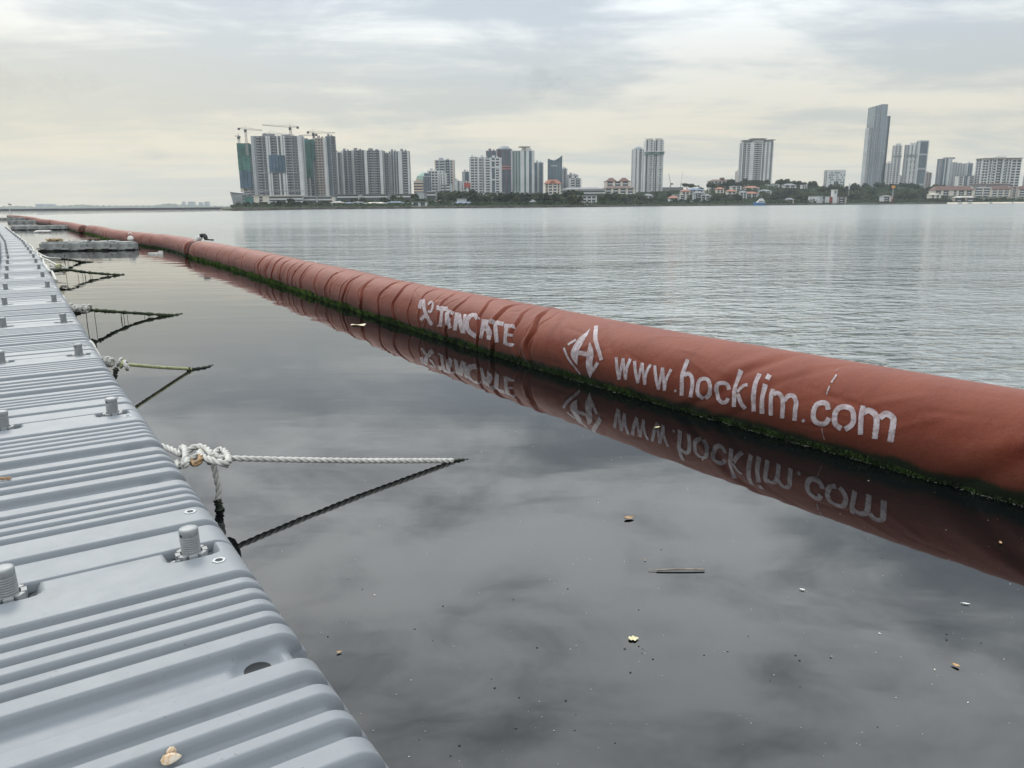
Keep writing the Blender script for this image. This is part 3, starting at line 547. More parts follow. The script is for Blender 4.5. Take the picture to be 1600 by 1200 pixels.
# painted lettering, each letter laid on the cloth
def paint():
    m = bpy.data.materials.new('white_stencil_paint'); m.use_nodes = True; t = NT(m.node_tree); b = m.node_tree.nodes['Principled BSDF']
    wc = t.n('ShaderNodeNewGeometry').outputs['Position']
    f = t.mapr(t.noise(wc, 26, 6, .7), .30, .72); g = t.mapr(t.noise(t.xform(wc, (1, 1, 1), (0, 0, 0), (9, 3, 1)), 75, 4, .7), .55, .72)
    c = t.mix(f, (.22, .155, .155), (.44, .40, .43)); c = t.mix(t.math('MULTIPLY', g, .30), c, (.18, .085, .07))
    t.val(b.inputs['Base Color'], c); b.inputs['Roughness'].default_value = .6
    t.val(b.inputs['Normal'], t.bump(t.noise(wc, 40, 4, .6), 1.0, .002)); return m
PAINT = paint()
def chk(s): return s
LET = [["emblem",[[[9.365,21.7,9.452,21.4],[9.373,26.1,9.461,26.1],[9.379,30.2,9.469,31.5],[9.375,34.8,9.467,37.3],[9.371,40.1,9.466,43.0]],[[9.465,41.4,9.388,43.6],[9.415,35.0,9.336,37.1],[9.373,28.9,9.293,31.1],[9.338,23.4,9.259,26.1],[9.307,18.9,9.23,22.2],[9.279,15.1,9.203,18.9],[9.251,11.6,9.177,15.8],[9.224,8.4,9.15,12.9],[9.197,5.3,9.123,10.2],[9.17,2.3,9.096,7.5],[9.142,-0.7,9.066,4.6],[9.113,-3.8,9.036,1.8],[9.087,-6.9,9.006,-1.2]],[[9.284,11.8,9.208,9.0],[9.326,6.3,9.252,3.4],[9.375,0.5,9.304,-2.4]],[[9.211,32.2,9.264,34.5],[9.196,36.0,9.25,38.6],[9.185,38.4,9.233,42.1],[9.184,38.5,9.187,42.8],[9.175,37.9,9.136,39.8],[9.148,33.9,9.099,34.6],[9.129,28.9,9.077,28.7],[9.13,23.7,9.079,22.6],[9.14,20.8,9.107,17.5],[9.141,21.7,9.167,18.2],[9.173,23.9,9.205,20.8]]]],["T",[[[9.003,27.0,9.04,36.2],[8.917,27.8,8.955,36.9],[8.833,28.5,8.871,37.6],[8.751,29.3,8.789,38.3]],[[8.934,28.9,8.84,30.3],[8.91,22.4,8.815,23.8],[8.895,16.0,8.798,17.4],[8.888,9.6,8.789,11.1],[8.888,3.1,8.788,4.7],[8.897,-3.7,8.795,-2.0]]]],["E",[[[8.759,26.8,8.763,34.3],[8.678,25.7,8.68,33.0],[8.598,24.6,8.599,31.9]],[[8.78,26.7,8.681,28.2],[8.766,22.4,8.666,23.9],[8.754,17.9,8.654,20.0],[8.736,12.8,8.64,16.2],[8.71,7.4,8.616,11.8],[8.684,2.0,8.587,6.8],[8.664,-3.3,8.562,1.7]]]],["N",[[[8.451,-1.1,8.537,-2.6],[8.446,4.6,8.53,3.2],[8.446,10.1,8.529,8.9],[8.452,15.6,8.534,14.4],[8.463,21.1,8.544,19.9],[8.48,26.6,8.56,25.4],[8.502,32.2,8.582,31.1]],[[8.554,28.2,8.475,32.6],[8.516,23.5,8.434,27.8],[8.482,18.9,8.398,23.2],[8.452,14.3,8.365,18.6],[8.426,9.7,8.336,14.0],[8.405,5.0,8.311,9.5],[8.387,0.3,8.29,4.9],[8.373,-4.6,8.273,0.2]],[[8.276,-2.4,8.34,-3.8],[8.272,2.8,8.335,1.6],[8.274,7.9,8.335,6.7],[8.279,13.0,8.34,11.8],[8.289,17.9,8.349,16.8],[8.304,22.9,8.363,21.8],[8.323,28.0,8.381,26.9],[8.346,33.2,8.404,32.1]]]],["C",[[[8.059,30.0,8.116,25.1],[8.11,34.6,8.158,29.0],[8.18,38.8,8.182,30.9],[8.252,38.0,8.193,30.4],[8.293,34.0,8.212,28.8],[8.313,28.5,8.225,25.7],[8.32,22.3,8.23,21.6],[8.315,15.7,8.227,17.1],[8.297,9.1,8.214,12.9],[8.259,3.1,8.184,8.8],[8.207,-1.8,8.143,5.3],[8.144,-4.6,8.092,3.2],[8.08,-6.5,8.031,1.5]]]],["A",[[[7.932,-3.3,8.014,-3.8],[7.918,2.6,7.999,2.2],[7.91,8.4,7.99,8.0],[7.907,14.0,7.986,13.6],[7.908,19.5,7.988,19.2],[7.915,25.1,7.994,24.9],[7.927,30.8,8.006,30.6]],[[7.952,29.7,7.883,32.3],[7.925,25.0,7.856,27.5],[7.903,20.3,7.831,22.8],[7.884,15.7,7.811,18.2],[7.868,11.0,7.794,13.6],[7.856,6.3,7.78,9.0],[7.848,1.6,7.77,4.3],[7.844,-3.3,7.763,-0.4]],[[7.932,12.0,7.927,18.7],[7.89,11.9,7.884,18.5],[7.847,11.7,7.842,18.4]],[[7.956,25.4,7.973,31.0],[7.923,25.8,7.941,31.4],[7.891,26.1,7.909,31.7]]]],["T",[[[7.84,25.9,7.859,33.7],[7.778,26.1,7.796,33.8],[7.716,26.3,7.734,34.0],[7.655,26.5,7.673,34.1],[7.595,26.7,7.613,34.2]],[[7.778,26.0,7.709,28.1],[7.756,21.0,7.686,23.1],[7.739,16.0,7.667,18.2],[7.725,11.1,7.652,13.3],[7.715,6.1,7.641,8.4],[7.709,1.0,7.633,3.4],[7.708,-4.2,7.63,-1.7]]]],["E",[[[7.596,31.5,7.525,32.7],[7.578,26.6,7.506,27.8],[7.564,21.8,7.491,23.0],[7.553,17.0,7.48,18.3],[7.546,12.2,7.472,13.6],[7.543,7.4,7.468,8.8],[7.543,2.5,7.467,4.0],[7.547,-2.5,7.469,-0.9]],[[7.539,26.2,7.556,32.2],[7.475,26.9,7.492,32.8],[7.412,27.5,7.43,33.4]],[[7.507,12.5,7.509,17.1],[7.456,12.8,7.458,17.5],[7.406,13.2,7.408,17.8]],[[7.514,-3.5,7.502,2.1],[7.451,-3.1,7.439,2.4],[7.389,-2.6,7.378,2.8]]]],["emblem",[[[6.425,62.6,6.38,63.9],[6.397,57.7,6.351,58.8],[6.373,53.0,6.326,54.1],[6.351,48.6,6.304,49.8],[6.332,44.6,6.286,46.1],[6.313,40.8,6.269,42.8],[6.295,37.6,6.253,40.1],[6.277,34.8,6.238,37.7],[6.261,32.3,6.223,35.3],[6.244,29.8,6.206,32.8],[6.227,27.1,6.188,30.0],[6.208,24.0,6.17,26.9],[6.189,20.8,6.15,23.7],[6.17,17.4,6.132,20.3],[6.153,14.1,6.114,16.9],[6.137,10.8,6.098,13.6]],[[6.626,15.0,6.6,17.1],[6.614,13.0,6.587,15.1],[6.603,11.1,6.575,13.1],[6.593,9.1,6.564,11.1],[6.582,7.0,6.554,9.2],[6.571,4.9,6.543,7.2],[6.558,2.7,6.531,5.1],[6.544,0.3,6.516,2.9],[6.526,-2.2,6.5,0.6],[6.508,-4.8,6.482,-2.0],[6.488,-7.5,6.462,-4.7],[6.468,-10.3,6.443,-7.5],[6.45,-13.2,6.424,-10.4],[6.433,-16.1,6.407,-13.4],[6.417,-19.2,6.392,-16.4]],[[6.434,54.4,6.427,54.0],[6.438,50.5,6.415,49.3],[6.445,46.8,6.406,44.8],[6.453,43.3,6.4,40.7],[6.462,39.8,6.396,36.7],[6.47,36.3,6.394,33.1],[6.477,32.7,6.395,29.5],[6.484,29.1,6.398,25.9],[6.491,25.5,6.402,22.6],[6.497,22.1,6.406,19.5],[6.502,18.9,6.41,17.0],[6.507,16.3,6.411,15.1],[6.509,13.9,6.411,13.8],[6.51,11.4,6.411,12.9],[6.506,9.1,6.411,11.8],[6.499,6.8,6.411,10.2],[6.488,4.3,6.412,8.1],[6.473,2.0,6.413,5.5],[6.455,-0.1,6.413,2.5],[6.439,-2.2,6.415,-0.7],[6.424,-4.2,6.418,-3.9]],[[6.511,32.9,6.486,30.5],[6.534,29.6,6.509,27.2],[6.557,26.3,6.534,24.0],[6.583,23.0,6.56,20.7]],[[6.422,11.3,6.423,17.7],[6.386,11.5,6.387,17.9],[6.351,11.6,6.352,18.0],[6.315,11.8,6.317,18.2],[6.28,12.0,6.282,18.4]],[[6.317,31.9,6.311,32.1],[6.313,28.4,6.288,29.4],[6.311,25.0,6.266,26.6],[6.31,22.0,6.248,23.8],[6.309,19.5,6.236,21.1],[6.308,17.2,6.23,18.5],[6.306,14.6,6.225,15.5],[6.306,11.0,6.223,11.8],[6.307,6.8,6.224,7.8],[6.307,2.5,6.225,4.5],[6.306,-1.2,6.222,2.1],[6.304,-4.3,6.218,-0.4],[6.3,-7.1,6.218,-4.0],[6.293,-10.6,6.23,-8.5],[6.286,-14.8,6.249,-13.6],[6.281,-19.2,6.272,-18.9]],[[6.223,-9.8,6.254,-8.2],[6.199,-5.4,6.231,-3.9],[6.178,-1.2,6.211,0.3],[6.159,2.9,6.192,4.4],[6.142,6.9,6.176,8.4]]]],["w",[[[5.987,20.1,5.953,21.3],[5.978,16.8,5.944,18.0],[5.97,13.5,5.936,14.7],[5.964,10.1,5.929,11.4],[5.958,6.9,5.923,8.3],[5.953,3.7,5.918,5.4],[5.948,0.8,5.913,2.6],[5.943,-1.9,5.908,0.1],[5.939,-4.5,5.903,-2.4],[5.935,-7.1,5.899,-5.0],[5.933,-9.8,5.896,-7.6]],[[5.894,-5.6,5.925,-5.8],[5.886,-1.6,5.918,-1.7],[5.88,2.3,5.912,2.2],[5.876,6.2,5.907,6.1],[5.874,9.9,5.905,9.9],[5.872,13.7,5.903,13.6],[5.873,17.4,5.904,17.4],[5.874,21.2,5.905,21.1]],[[5.904,20.5,5.876,21.8],[5.894,17.1,5.865,18.4],[5.885,13.7,5.855,15.0],[5.876,10.3,5.847,11.6],[5.869,6.9,5.839,8.3],[5.864,3.5,5.833,4.8],[5.859,-0.0,5.828,1.4],[5.856,-3.6,5.825,-2.1],[5.855,-7.2,5.822,-5.7]],[[5.822,-6.1,5.855,-6.9],[5.819,-3.2,5.852,-3.9],[5.817,-0.3,5.85,-1.0],[5.816,2.4,5.849,1.8],[5.815,5.1,5.848,4.8],[5.813,7.8,5.846,7.8],[5.81,10.6,5.842,10.9],[5.807,13.5,5.839,13.9],[5.803,16.4,5.835,17.0],[5.8,19.4,5.832,20.0],[5.799,22.4,5.831,23.0]]]],["w",[[[5.781,20.5,5.751,21.8],[5.773,18.1,5.744,19.3],[5.767,15.6,5.737,16.8],[5.761,13.1,5.731,14.4],[5.755,10.6,5.725,12.0],[5.749,7.9,5.718,9.4],[5.742,5.0,5.711,6.7],[5.735,2.0,5.704,3.8],[5.728,-1.0,5.697,0.8],[5.723,-4.1,5.691,-2.2],[5.719,-7.3,5.686,-5.3]],[[5.689,-4.3,5.718,-4.4],[5.683,-0.5,5.711,-0.6],[5.678,3.2,5.706,3.1],[5.675,6.8,5.703,6.7],[5.673,10.4,5.701,10.3],[5.672,13.9,5.7,13.9],[5.672,17.5,5.7,17.4],[5.674,21.0,5.701,21.0]],[[5.7,20.4,5.675,21.6],[5.689,17.0,5.664,18.3],[5.68,13.7,5.654,15.0],[5.671,10.4,5.645,11.7],[5.663,7.1,5.637,8.4],[5.657,3.7,5.63,5.1],[5.652,0.3,5.624,1.7],[5.648,-3.2,5.62,-1.8],[5.645,-6.7,5.617,-5.3]],[[5.616,-5.6,5.646,-6.4],[5.614,-2.8,5.644,-3.6],[5.613,-0.0,5.643,-0.8],[5.613,2.7,5.642,2.0],[5.612,5.2,5.641,4.9],[5.611,7.8,5.639,7.8],[5.607,10.3,5.636,10.8],[5.603,13.0,5.631,13.7],[5.598,15.7,5.626,16.5],[5.593,18.5,5.621,19.3],[5.59,21.3,5.618,22.1]]]],["w",[[[5.574,20.8,5.547,22.1],[5.565,17.9,5.537,19.1],[5.557,15.0,5.529,16.2],[5.551,12.0,5.522,13.3],[5.544,9.1,5.515,10.5],[5.537,6.1,5.508,7.7],[5.53,3.2,5.501,5.0],[5.522,0.2,5.494,2.2],[5.515,-2.7,5.487,-0.6],[5.509,-5.6,5.48,-3.5],[5.505,-8.6,5.474,-6.5]],[[5.477,-5.5,5.504,-5.8],[5.472,-1.9,5.499,-2.2],[5.468,1.5,5.495,1.3],[5.466,4.9,5.492,4.7],[5.464,8.2,5.49,8.0],[5.464,11.5,5.49,11.3],[5.464,14.8,5.49,14.6],[5.466,18.0,5.492,17.9],[5.468,21.3,5.494,21.1]],[[5.493,20.7,5.469,21.8],[5.484,17.6,5.46,18.7],[5.477,14.5,5.452,15.6],[5.47,11.5,5.445,12.6],[5.464,8.4,5.438,9.5],[5.458,5.3,5.433,6.4],[5.454,2.1,5.428,3.3],[5.451,-1.1,5.425,0.1],[5.449,-4.3,5.422,-3.1],[5.448,-7.7,5.421,-6.4]],[[5.42,-6.7,5.448,-7.3],[5.417,-3.8,5.445,-4.4],[5.415,-1.0,5.443,-1.6],[5.414,1.7,5.442,1.2],[5.413,4.3,5.44,4.1],[5.411,6.9,5.438,7.1],[5.407,9.6,5.433,10.1],[5.402,12.4,5.428,13.1],[5.396,15.2,5.422,16.1],[5.391,18.1,5.417,19.0],[5.387,21.0,5.413,21.9]]]],["full_stop",[[[5.343,-3.4,5.324,-1.4],[5.338,-4.6,5.319,-2.5],[5.332,-5.7,5.314,-3.7]]]],["h",[[[5.308,38.6,5.271,37.6],[5.307,36.5,5.269,35.6],[5.306,34.5,5.268,33.5],[5.305,32.4,5.268,31.5],[5.305,30.4,5.268,29.5],[5.304,28.3,5.267,27.6],[5.304,26.4,5.267,25.7],[5.304,24.7,5.267,23.9],[5.305,23.1,5.268,22.3],[5.306,21.4,5.269,20.8],[5.306,19.5,5.269,19.3],[5.305,17.3,5.269,17.6],[5.303,14.6,5.267,15.3],[5.299,11.5,5.263,12.5],[5.295,8.0,5.259,9.2],[5.291,4.2,5.255,5.5],[5.288,0.2,5.252,1.6],[5.287,-3.9,5.25,-2.4],[5.287,-7.9,5.25,-6.4]],[[5.258,15.9,5.282,19.5],[5.25,17.0,5.274,20.5],[5.242,18.0,5.266,21.6],[5.237,18.6,5.255,22.8],[5.236,18.7,5.24,23.5],[5.233,18.6,5.223,23.0],[5.228,18.2,5.21,22.0],[5.221,17.4,5.198,20.7],[5.215,16.4,5.187,19.0],[5.21,15.1,5.179,17.1],[5.206,13.5,5.173,15.0],[5.202,11.5,5.169,12.7],[5.199,8.9,5.165,9.9],[5.197,5.7,5.163,6.5],[5.197,1.9,5.162,2.6],[5.199,-2.3,5.164,-1.5],[5.202,-6.5,5.166,-5.7]]]],["o",[[[5.07,-2.7,5.095,-7.0],[5.083,-1.4,5.107,-5.7],[5.095,-0.2,5.12,-4.2],[5.103,1.1,5.132,-2.2],[5.109,2.8,5.141,0.4],[5.114,5.0,5.147,3.3],[5.117,7.4,5.15,6.3],[5.118,10.1,5.152,9.7],[5.118,13.0,5.151,13.3],[5.115,14.9,5.146,16.6],[5.11,15.9,5.134,19.2],[5.102,16.6,5.118,20.8],[5.092,17.1,5.101,21.6],[5.082,17.3,5.083,21.9],[5.072,17.1,5.063,21.5],[5.064,16.5,5.045,20.1],[5.056,15.2,5.029,17.8],[5.047,13.1,5.018,15.0],[5.042,10.8,5.011,12.0],[5.04,8.3,5.008,8.7],[5.042,5.5,5.01,5.3],[5.046,3.2,5.016,1.9],[5.054,1.4,5.029,-1.1],[5.066,-0.5,5.044,-3.4],[5.08,-2.7,5.059,-5.6]]]],["c",[[[4.869,14.5,4.896,12.2],[4.877,16.5,4.903,14.2],[4.886,18.7,4.911,16.1],[4.9,20.7,4.916,17.0],[4.917,21.7,4.922,17.3],[4.934,21.8,4.93,17.3],[4.95,21.4,4.939,17.0],[4.964,20.4,4.947,16.5],[4.977,18.9,4.955,15.7],[4.988,16.7,4.959,14.8],[4.993,14.0,4.962,13.4],[4.994,11.1,4.962,11.4],[4.993,8.3,4.961,9.2],[4.989,5.5,4.959,7.1],[4.984,2.7,4.954,4.9],[4.975,0.0,4.947,3.1],[4.962,-2.3,4.937,1.4],[4.945,-4.3,4.924,-0.1],[4.927,-5.6,4.914,-0.8],[4.907,-5.3,4.909,-0.7],[4.889,-4.0,4.902,-0.1],[4.875,-2.2,4.896,0.6],[4.866,-0.1,4.894,1.2],[4.862,1.8,4.891,2.5],[4.859,3.4,4.888,4.1]]]],["k",[[[4.859,39.4,4.824,38.4],[4.857,37.3,4.822,36.2],[4.856,35.1,4.822,34.1],[4.856,33.0,4.821,32.1],[4.855,30.9,4.821,30.0],[4.855,28.8,4.821,28.1],[4.855,26.8,4.821,26.2],[4.854,25.0,4.821,24.4],[4.855,23.3,4.821,22.7],[4.855,21.6,4.821,21.2],[4.855,19.7,4.821,19.6],[4.854,17.6,4.82,17.9],[4.852,15.1,4.818,15.7],[4.849,12.2,4.816,13.1],[4.846,9.0,4.813,10.0],[4.843,5.5,4.809,6.7],[4.84,2.0,4.807,3.2],[4.839,-1.6,4.805,-0.4],[4.838,-5.2,4.804,-3.9]],[[4.753,25.4,4.741,22.1],[4.764,24.6,4.752,21.3],[4.776,23.7,4.762,20.7],[4.789,22.1,4.77,19.6],[4.801,19.5,4.779,17.6],[4.811,16.6,4.79,14.8],[4.822,13.7,4.801,12.0]],[[4.817,10.2,4.79,12.7],[4.807,7.7,4.78,10.3],[4.798,5.2,4.77,7.8],[4.788,2.7,4.761,5.4],[4.78,0.4,4.753,3.4],[4.772,-1.4,4.746,1.8],[4.765,-2.9,4.739,0.5],[4.758,-4.3,4.732,-0.8],[4.751,-5.7,4.725,-2.1]]]],["l",[[[4.715,39.8,4.68,38.7],[4.714,37.8,4.679,36.6],[4.713,35.9,4.679,34.7],[4.713,34.0,4.679,32.9],[4.713,31.9,4.679,31.0],[4.712,29.7,4.679,29.1],[4.711,27.2,4.677,27.0],[4.709,24.5,4.676,24.5],[4.707,21.6,4.674,21.7],[4.705,18.5,4.672,18.7],[4.703,15.4,4.671,15.8],[4.702,12.4,4.669,12.9],[4.7,9.5,4.667,10.3],[4.698,6.9,4.666,8.0],[4.696,4.3,4.663,5.7],[4.693,1.9,4.66,3.5],[4.69,-0.4,4.658,1.3],[4.688,-2.7,4.655,-1.0],[4.687,-5.1,4.654,-3.4]]]],["i",[[[4.643,28.8,4.608,28.5],[4.641,26.7,4.607,26.4],[4.64,24.7,4.606,24.3],[4.64,22.6,4.606,22.3],[4.64,20.5,4.605,20.3],[4.639,18.3,4.605,18.3],[4.638,16.0,4.604,16.3],[4.637,13.6,4.603,14.2],[4.635,11.1,4.602,11.9],[4.633,8.5,4.599,9.5],[4.631,5.8,4.597,7.0],[4.629,3.2,4.595,4.5],[4.627,0.4,4.593,1.8],[4.626,-2.3,4.591,-0.9],[4.626,-5.0,4.591,-3.6]],[[4.644,41.3,4.605,39.3],[4.644,38.1,4.606,36.2],[4.645,35.0,4.607,33.2]]]],["m",[[[4.576,25.3,4.546,25.1],[4.576,24.1,4.545,23.8],[4.576,23.1,4.545,22.6],[4.576,22.0,4.546,21.6],[4.576,20.8,4.546,20.6],[4.576,19.4,4.545,19.5],[4.575,17.7,4.544,18.1],[4.573,15.8,4.543,16.4],[4.57,13.5,4.541,14.3],[4.567,10.8,4.538,11.8],[4.565,8.0,4.535,9.1],[4.562,5.0,4.532,6.1],[4.56,1.9,4.529,3.0],[4.559,-1.2,4.528,-0.0],[4.558,-4.3,4.527,-3.1]],[[4.537,17.9,4.556,21.7],[4.53,18.7,4.55,22.4],[4.524,19.4,4.543,23.3],[4.521,19.8,4.534,24.2],[4.52,19.9,4.52,24.5],[4.516,19.7,4.507,24.0],[4.51,19.2,4.495,23.1],[4.503,18.4,4.484,21.8],[4.497,17.4,4.474,20.1],[4.492,16.1,4.466,18.2],[4.488,14.6,4.46,16.2],[4.484,12.6,4.456,13.9],[4.48,10.2,4.451,11.2],[4.478,7.2,4.448,8.1],[4.476,3.6,4.447,4.4],[4.476,-0.2,4.446,0.6],[4.477,-4.1,4.447,-3.2]],[[4.451,14.4,4.479,16.6],[4.446,16.2,4.473,18.3],[4.441,18.0,4.468,20.1],[4.437,19.3,4.463,22.1],[4.433,20.0,4.454,23.8],[4.43,20.3,4.442,24.8],[4.425,20.5,4.43,25.2],[4.419,20.4,4.417,25.1],[4.416,20.2,4.404,24.4],[4.413,19.8,4.393,23.1],[4.408,18.9,4.384,21.4],[4.403,17.6,4.377,19.6],[4.399,16.1,4.371,17.6],[4.397,14.6,4.368,15.5],[4.396,12.8,4.366,13.3],[4.395,10.6,4.365,11.1],[4.394,8.2,4.364,8.8],[4.393,5.5,4.363,6.3],[4.392,2.7,4.362,3.5],[4.392,-0.3,4.362,0.5],[4.392,-3.3,4.362,-2.5]]]],["full_stop",[[[4.333,-0.9,4.316,2.0],[4.327,-1.9,4.31,0.9],[4.322,-3.0,4.304,-0.1]]]],["c",[[[4.161,17.8,4.19,15.9],[4.167,19.7,4.194,17.7],[4.172,21.8,4.199,19.3],[4.183,23.9,4.202,19.9],[4.198,25.1,4.205,20.1],[4.214,25.4,4.21,20.2],[4.228,25.1,4.217,20.0],[4.242,24.2,4.225,19.5],[4.256,22.6,4.234,18.6],[4.268,20.0,4.239,17.5],[4.274,16.7,4.243,15.5],[4.277,13.0,4.245,12.7],[4.277,9.4,4.245,10.1],[4.273,6.1,4.242,7.9],[4.267,3.0,4.238,5.9],[4.256,0.4,4.232,4.6],[4.24,-1.3,4.224,3.8],[4.222,-2.1,4.213,3.3],[4.205,-2.2,4.204,3.3],[4.189,-1.4,4.197,3.6],[4.174,-0.0,4.19,4.2],[4.162,1.9,4.185,5.0],[4.153,4.3,4.181,6.0],[4.149,6.5,4.178,7.6],[4.146,8.4,4.175,9.6]]]],["o",[[[4.07,3.8,4.084,-1.5],[4.08,4.4,4.093,-0.9],[4.089,4.9,4.104,-0.4],[4.096,5.4,4.115,0.5],[4.101,6.0,4.125,1.9],[4.105,6.9,4.133,3.9],[4.109,8.3,4.139,6.0],[4.112,9.9,4.143,8.3],[4.113,11.5,4.145,10.6],[4.114,13.1,4.146,12.9],[4.114,14.9,4.146,15.4],[4.113,16.5,4.144,17.9],[4.11,17.6,4.139,20.3],[4.106,18.6,4.131,22.4],[4.099,19.6,4.12,24.0],[4.092,20.4,4.108,25.3],[4.084,20.8,4.094,26.1],[4.076,21.0,4.08,26.4],[4.066,20.9,4.064,26.2],[4.057,20.5,4.049,25.6],[4.05,20.0,4.034,24.3],[4.046,19.3,4.023,22.4],[4.042,18.0,4.015,20.2],[4.038,16.4,4.009,18.1],[4.035,14.7,4.005,16.0],[4.033,13.0,4.002,14.0],[4.032,11.4,4.001,11.7],[4.032,9.9,4.002,9.3],[4.034,8.8,4.006,6.8],[4.038,7.7,4.014,4.5],[4.045,6.4,4.025,2.6],[4.055,4.9,4.035,1.0],[4.065,3.3,4.045,-0.6]]]],["m",[[[4.003,28.5,3.975,28.7],[4.001,26.9,3.973,27.0],[4.0,25.3,3.972,25.4],[3.999,23.8,3.97,23.9],[3.998,22.2,3.969,22.4],[3.997,20.5,3.968,20.9],[3.995,18.6,3.967,19.2],[3.993,16.6,3.965,17.4],[3.991,14.4,3.962,15.3],[3.988,12.1,3.96,13.1],[3.985,9.6,3.957,10.7],[3.983,7.1,3.955,8.2],[3.981,4.5,3.952,5.6],[3.979,1.9,3.95,3.0],[3.978,-0.7,3.949,0.5]],[[3.967,18.9,3.991,23.4],[3.961,19.9,3.986,24.2],[3.956,20.8,3.981,25.1],[3.952,21.6,3.975,26.2],[3.949,22.0,3.967,27.3],[3.947,22.1,3.956,27.9],[3.944,22.0,3.945,27.9],[3.938,21.9,3.933,27.6],[3.931,21.5,3.922,27.0],[3.925,21.0,3.912,26.1],[3.921,20.5,3.902,25.0],[3.917,19.9,3.894,23.7],[3.915,19.3,3.888,22.4],[3.912,18.5,3.882,20.8],[3.909,17.3,3.878,18.9],[3.906,15.4,3.874,16.7],[3.903,12.9,3.871,13.9],[3.901,9.7,3.868,10.5],[3.899,6.2,3.867,6.9],[3.898,2.4,3.866,3.2],[3.898,-1.3,3.865,-0.4]],[[3.866,18.3,3.894,22.1],[3.861,19.5,3.889,23.2],[3.856,20.8,3.885,24.4],[3.852,21.8,3.88,25.8],[3.85,22.3,3.873,27.2],[3.849,22.4,3.863,28.3],[3.846,22.5,3.85,28.6],[3.84,22.4,3.839,28.4],[3.834,22.1,3.827,27.8],[3.829,21.7,3.816,27.0],[3.825,21.3,3.806,25.8],[3.824,21.0,3.798,24.4],[3.822,20.6,3.792,22.8],[3.821,19.8,3.789,21.1],[3.819,18.4,3.786,19.3],[3.817,16.4,3.784,17.2],[3.815,13.8,3.782,14.4],[3.814,10.6,3.78,11.0],[3.813,6.9,3.78,7.4],[3.813,3.2,3.78,3.6],[3.814,-0.5,3.78,0.0]]]],["scuff",[[[4.227,56.8,4.216,55.9],[4.226,53.0,4.215,52.1],[4.226,49.4,4.215,48.6],[4.227,46.0,4.216,45.2]],[[4.225,41.4,4.217,41.1],[4.224,38.3,4.215,38.0],[4.223,35.2,4.215,34.9],[4.223,32.2,4.214,31.9]],[[4.241,65.0,4.236,64.3],[4.243,63.2,4.239,62.5],[4.246,61.5,4.242,60.8]],[[4.2,-3.7,4.196,-3.4],[4.197,-5.8,4.194,-5.5],[4.195,-7.9,4.192,-7.7],[4.193,-10.0,4.19,-9.7],[4.191,-12.0,4.187,-11.7],[4.189,-13.9,4.185,-13.6],[4.187,-15.9,4.183,-15.5]]]]]
k_off = 0
for nm, strokes in LET:
    b = MB()
    for rows in strokes:
        k_off += 1; off = .0022+.0004*(k_off % 5)
        q = np.array(rows); na = len(q)
        # resample: along rows, and 6 across
        ii = np.linspace(0, na-1, (na-1)*3+1); qq = np.stack([np.interp(ii, np.arange(na), q[:, c]) for c in range(4)], 1)
        u = np.linspace(0, 1, 6)
        jit = .0016*np.sin(np.arange(len(qq))*1.9+k_off)
        S_ = qq[:, 0:1]*(1-u)+qq[:, 2:3]*u; S_[:, 0] += jit; S_[:, -1] -= jit[::-1]
        Th = np.radians(qq[:, 1:2]*(1-u)+qq[:, 3:4]*u)
        V = near.pt(S_, Th, off); a_, b_ = V.shape[:2]
        b.add(V.reshape(-1, 3), [(i*b_+j, i*b_+j+1, (i+1)*b_+j+1, (i+1)*b_+j) for i in range(a_-1) for j in range(b_-1)])
    name = {'emblem': 'painted_emblem', 'full_stop': 'painted_full_stop', 'scuff': 'paint_scuff'}.get(nm, 'painted_letter')
    me = b.mesh(name, PAINT, True)
    # make every face look outwards
    me.update(); c0 = me.polygons[len(me.polygons)//2]
    ob(name, me, B1, label=('white painted letter ' + nm) if name == 'painted_letter' else None)
# the tie at the first joint: white rope collar, dark knob and lying cord, and the lacing strap inside the gap
jp = (near.C[-1]+t2.C[0])/2; dj = (t2.C[0]-near.C[-1]); dj /= np.linalg.norm(dj)
b = MB(); Rr = .25
ang = np.linspace(-.3, math.pi+.3, 24)
n2_ = np.array([-dj[1], dj[0]])
for o_ in (-.10, .04):
    b.sweep([(jp[0]+dj[0]*o_+n2_[0]*Rr*math.cos(a), jp[1]+dj[1]*o_+n2_[1]*Rr*math.cos(a), CZ+Rr*math.sin(a)) for a in ang], .05, 8)
tie = thing('joint_tie', 'white wrapped tie with a black knob on top of the first boom joint', 'tie', (0, 0, 0))
b.build('joint_sleeve', mat('wet_red', (.10, .03, .02), .7, .3, 6), tie, True)
b = MB(); top = np.array([jp[0], jp[1], CZ+.27])
b.sweep(catmull([top+(0.02, 0, -.10), top+(.05, -.02, .02), top+(.12, -.05, .10), top+(.20, -.08, .17)], 6), [.05+.035*math.sin(i/18*2.6) for i in range(19)], 10)
b.build('white_wrap', mat('white_cloth', (.70, .70, .67), .7, .2, 14), tie, True)
b = MB(); b.sweep(catmull([top+(.17, -.07, .16), top+(.25, -.09, .20), top+(.33, -.12, .18), top+(.36, -.14, .10)], 6), .06, 10); b.sweep(catmull([top+(.34, -.16, .08), top+(.5, -.25, .075), top+(.66, -.38, .07)], 6), .026, 8)
b.build('black_knob', mat('black_rubber', (.015, .014, .015), .5), tie, True)
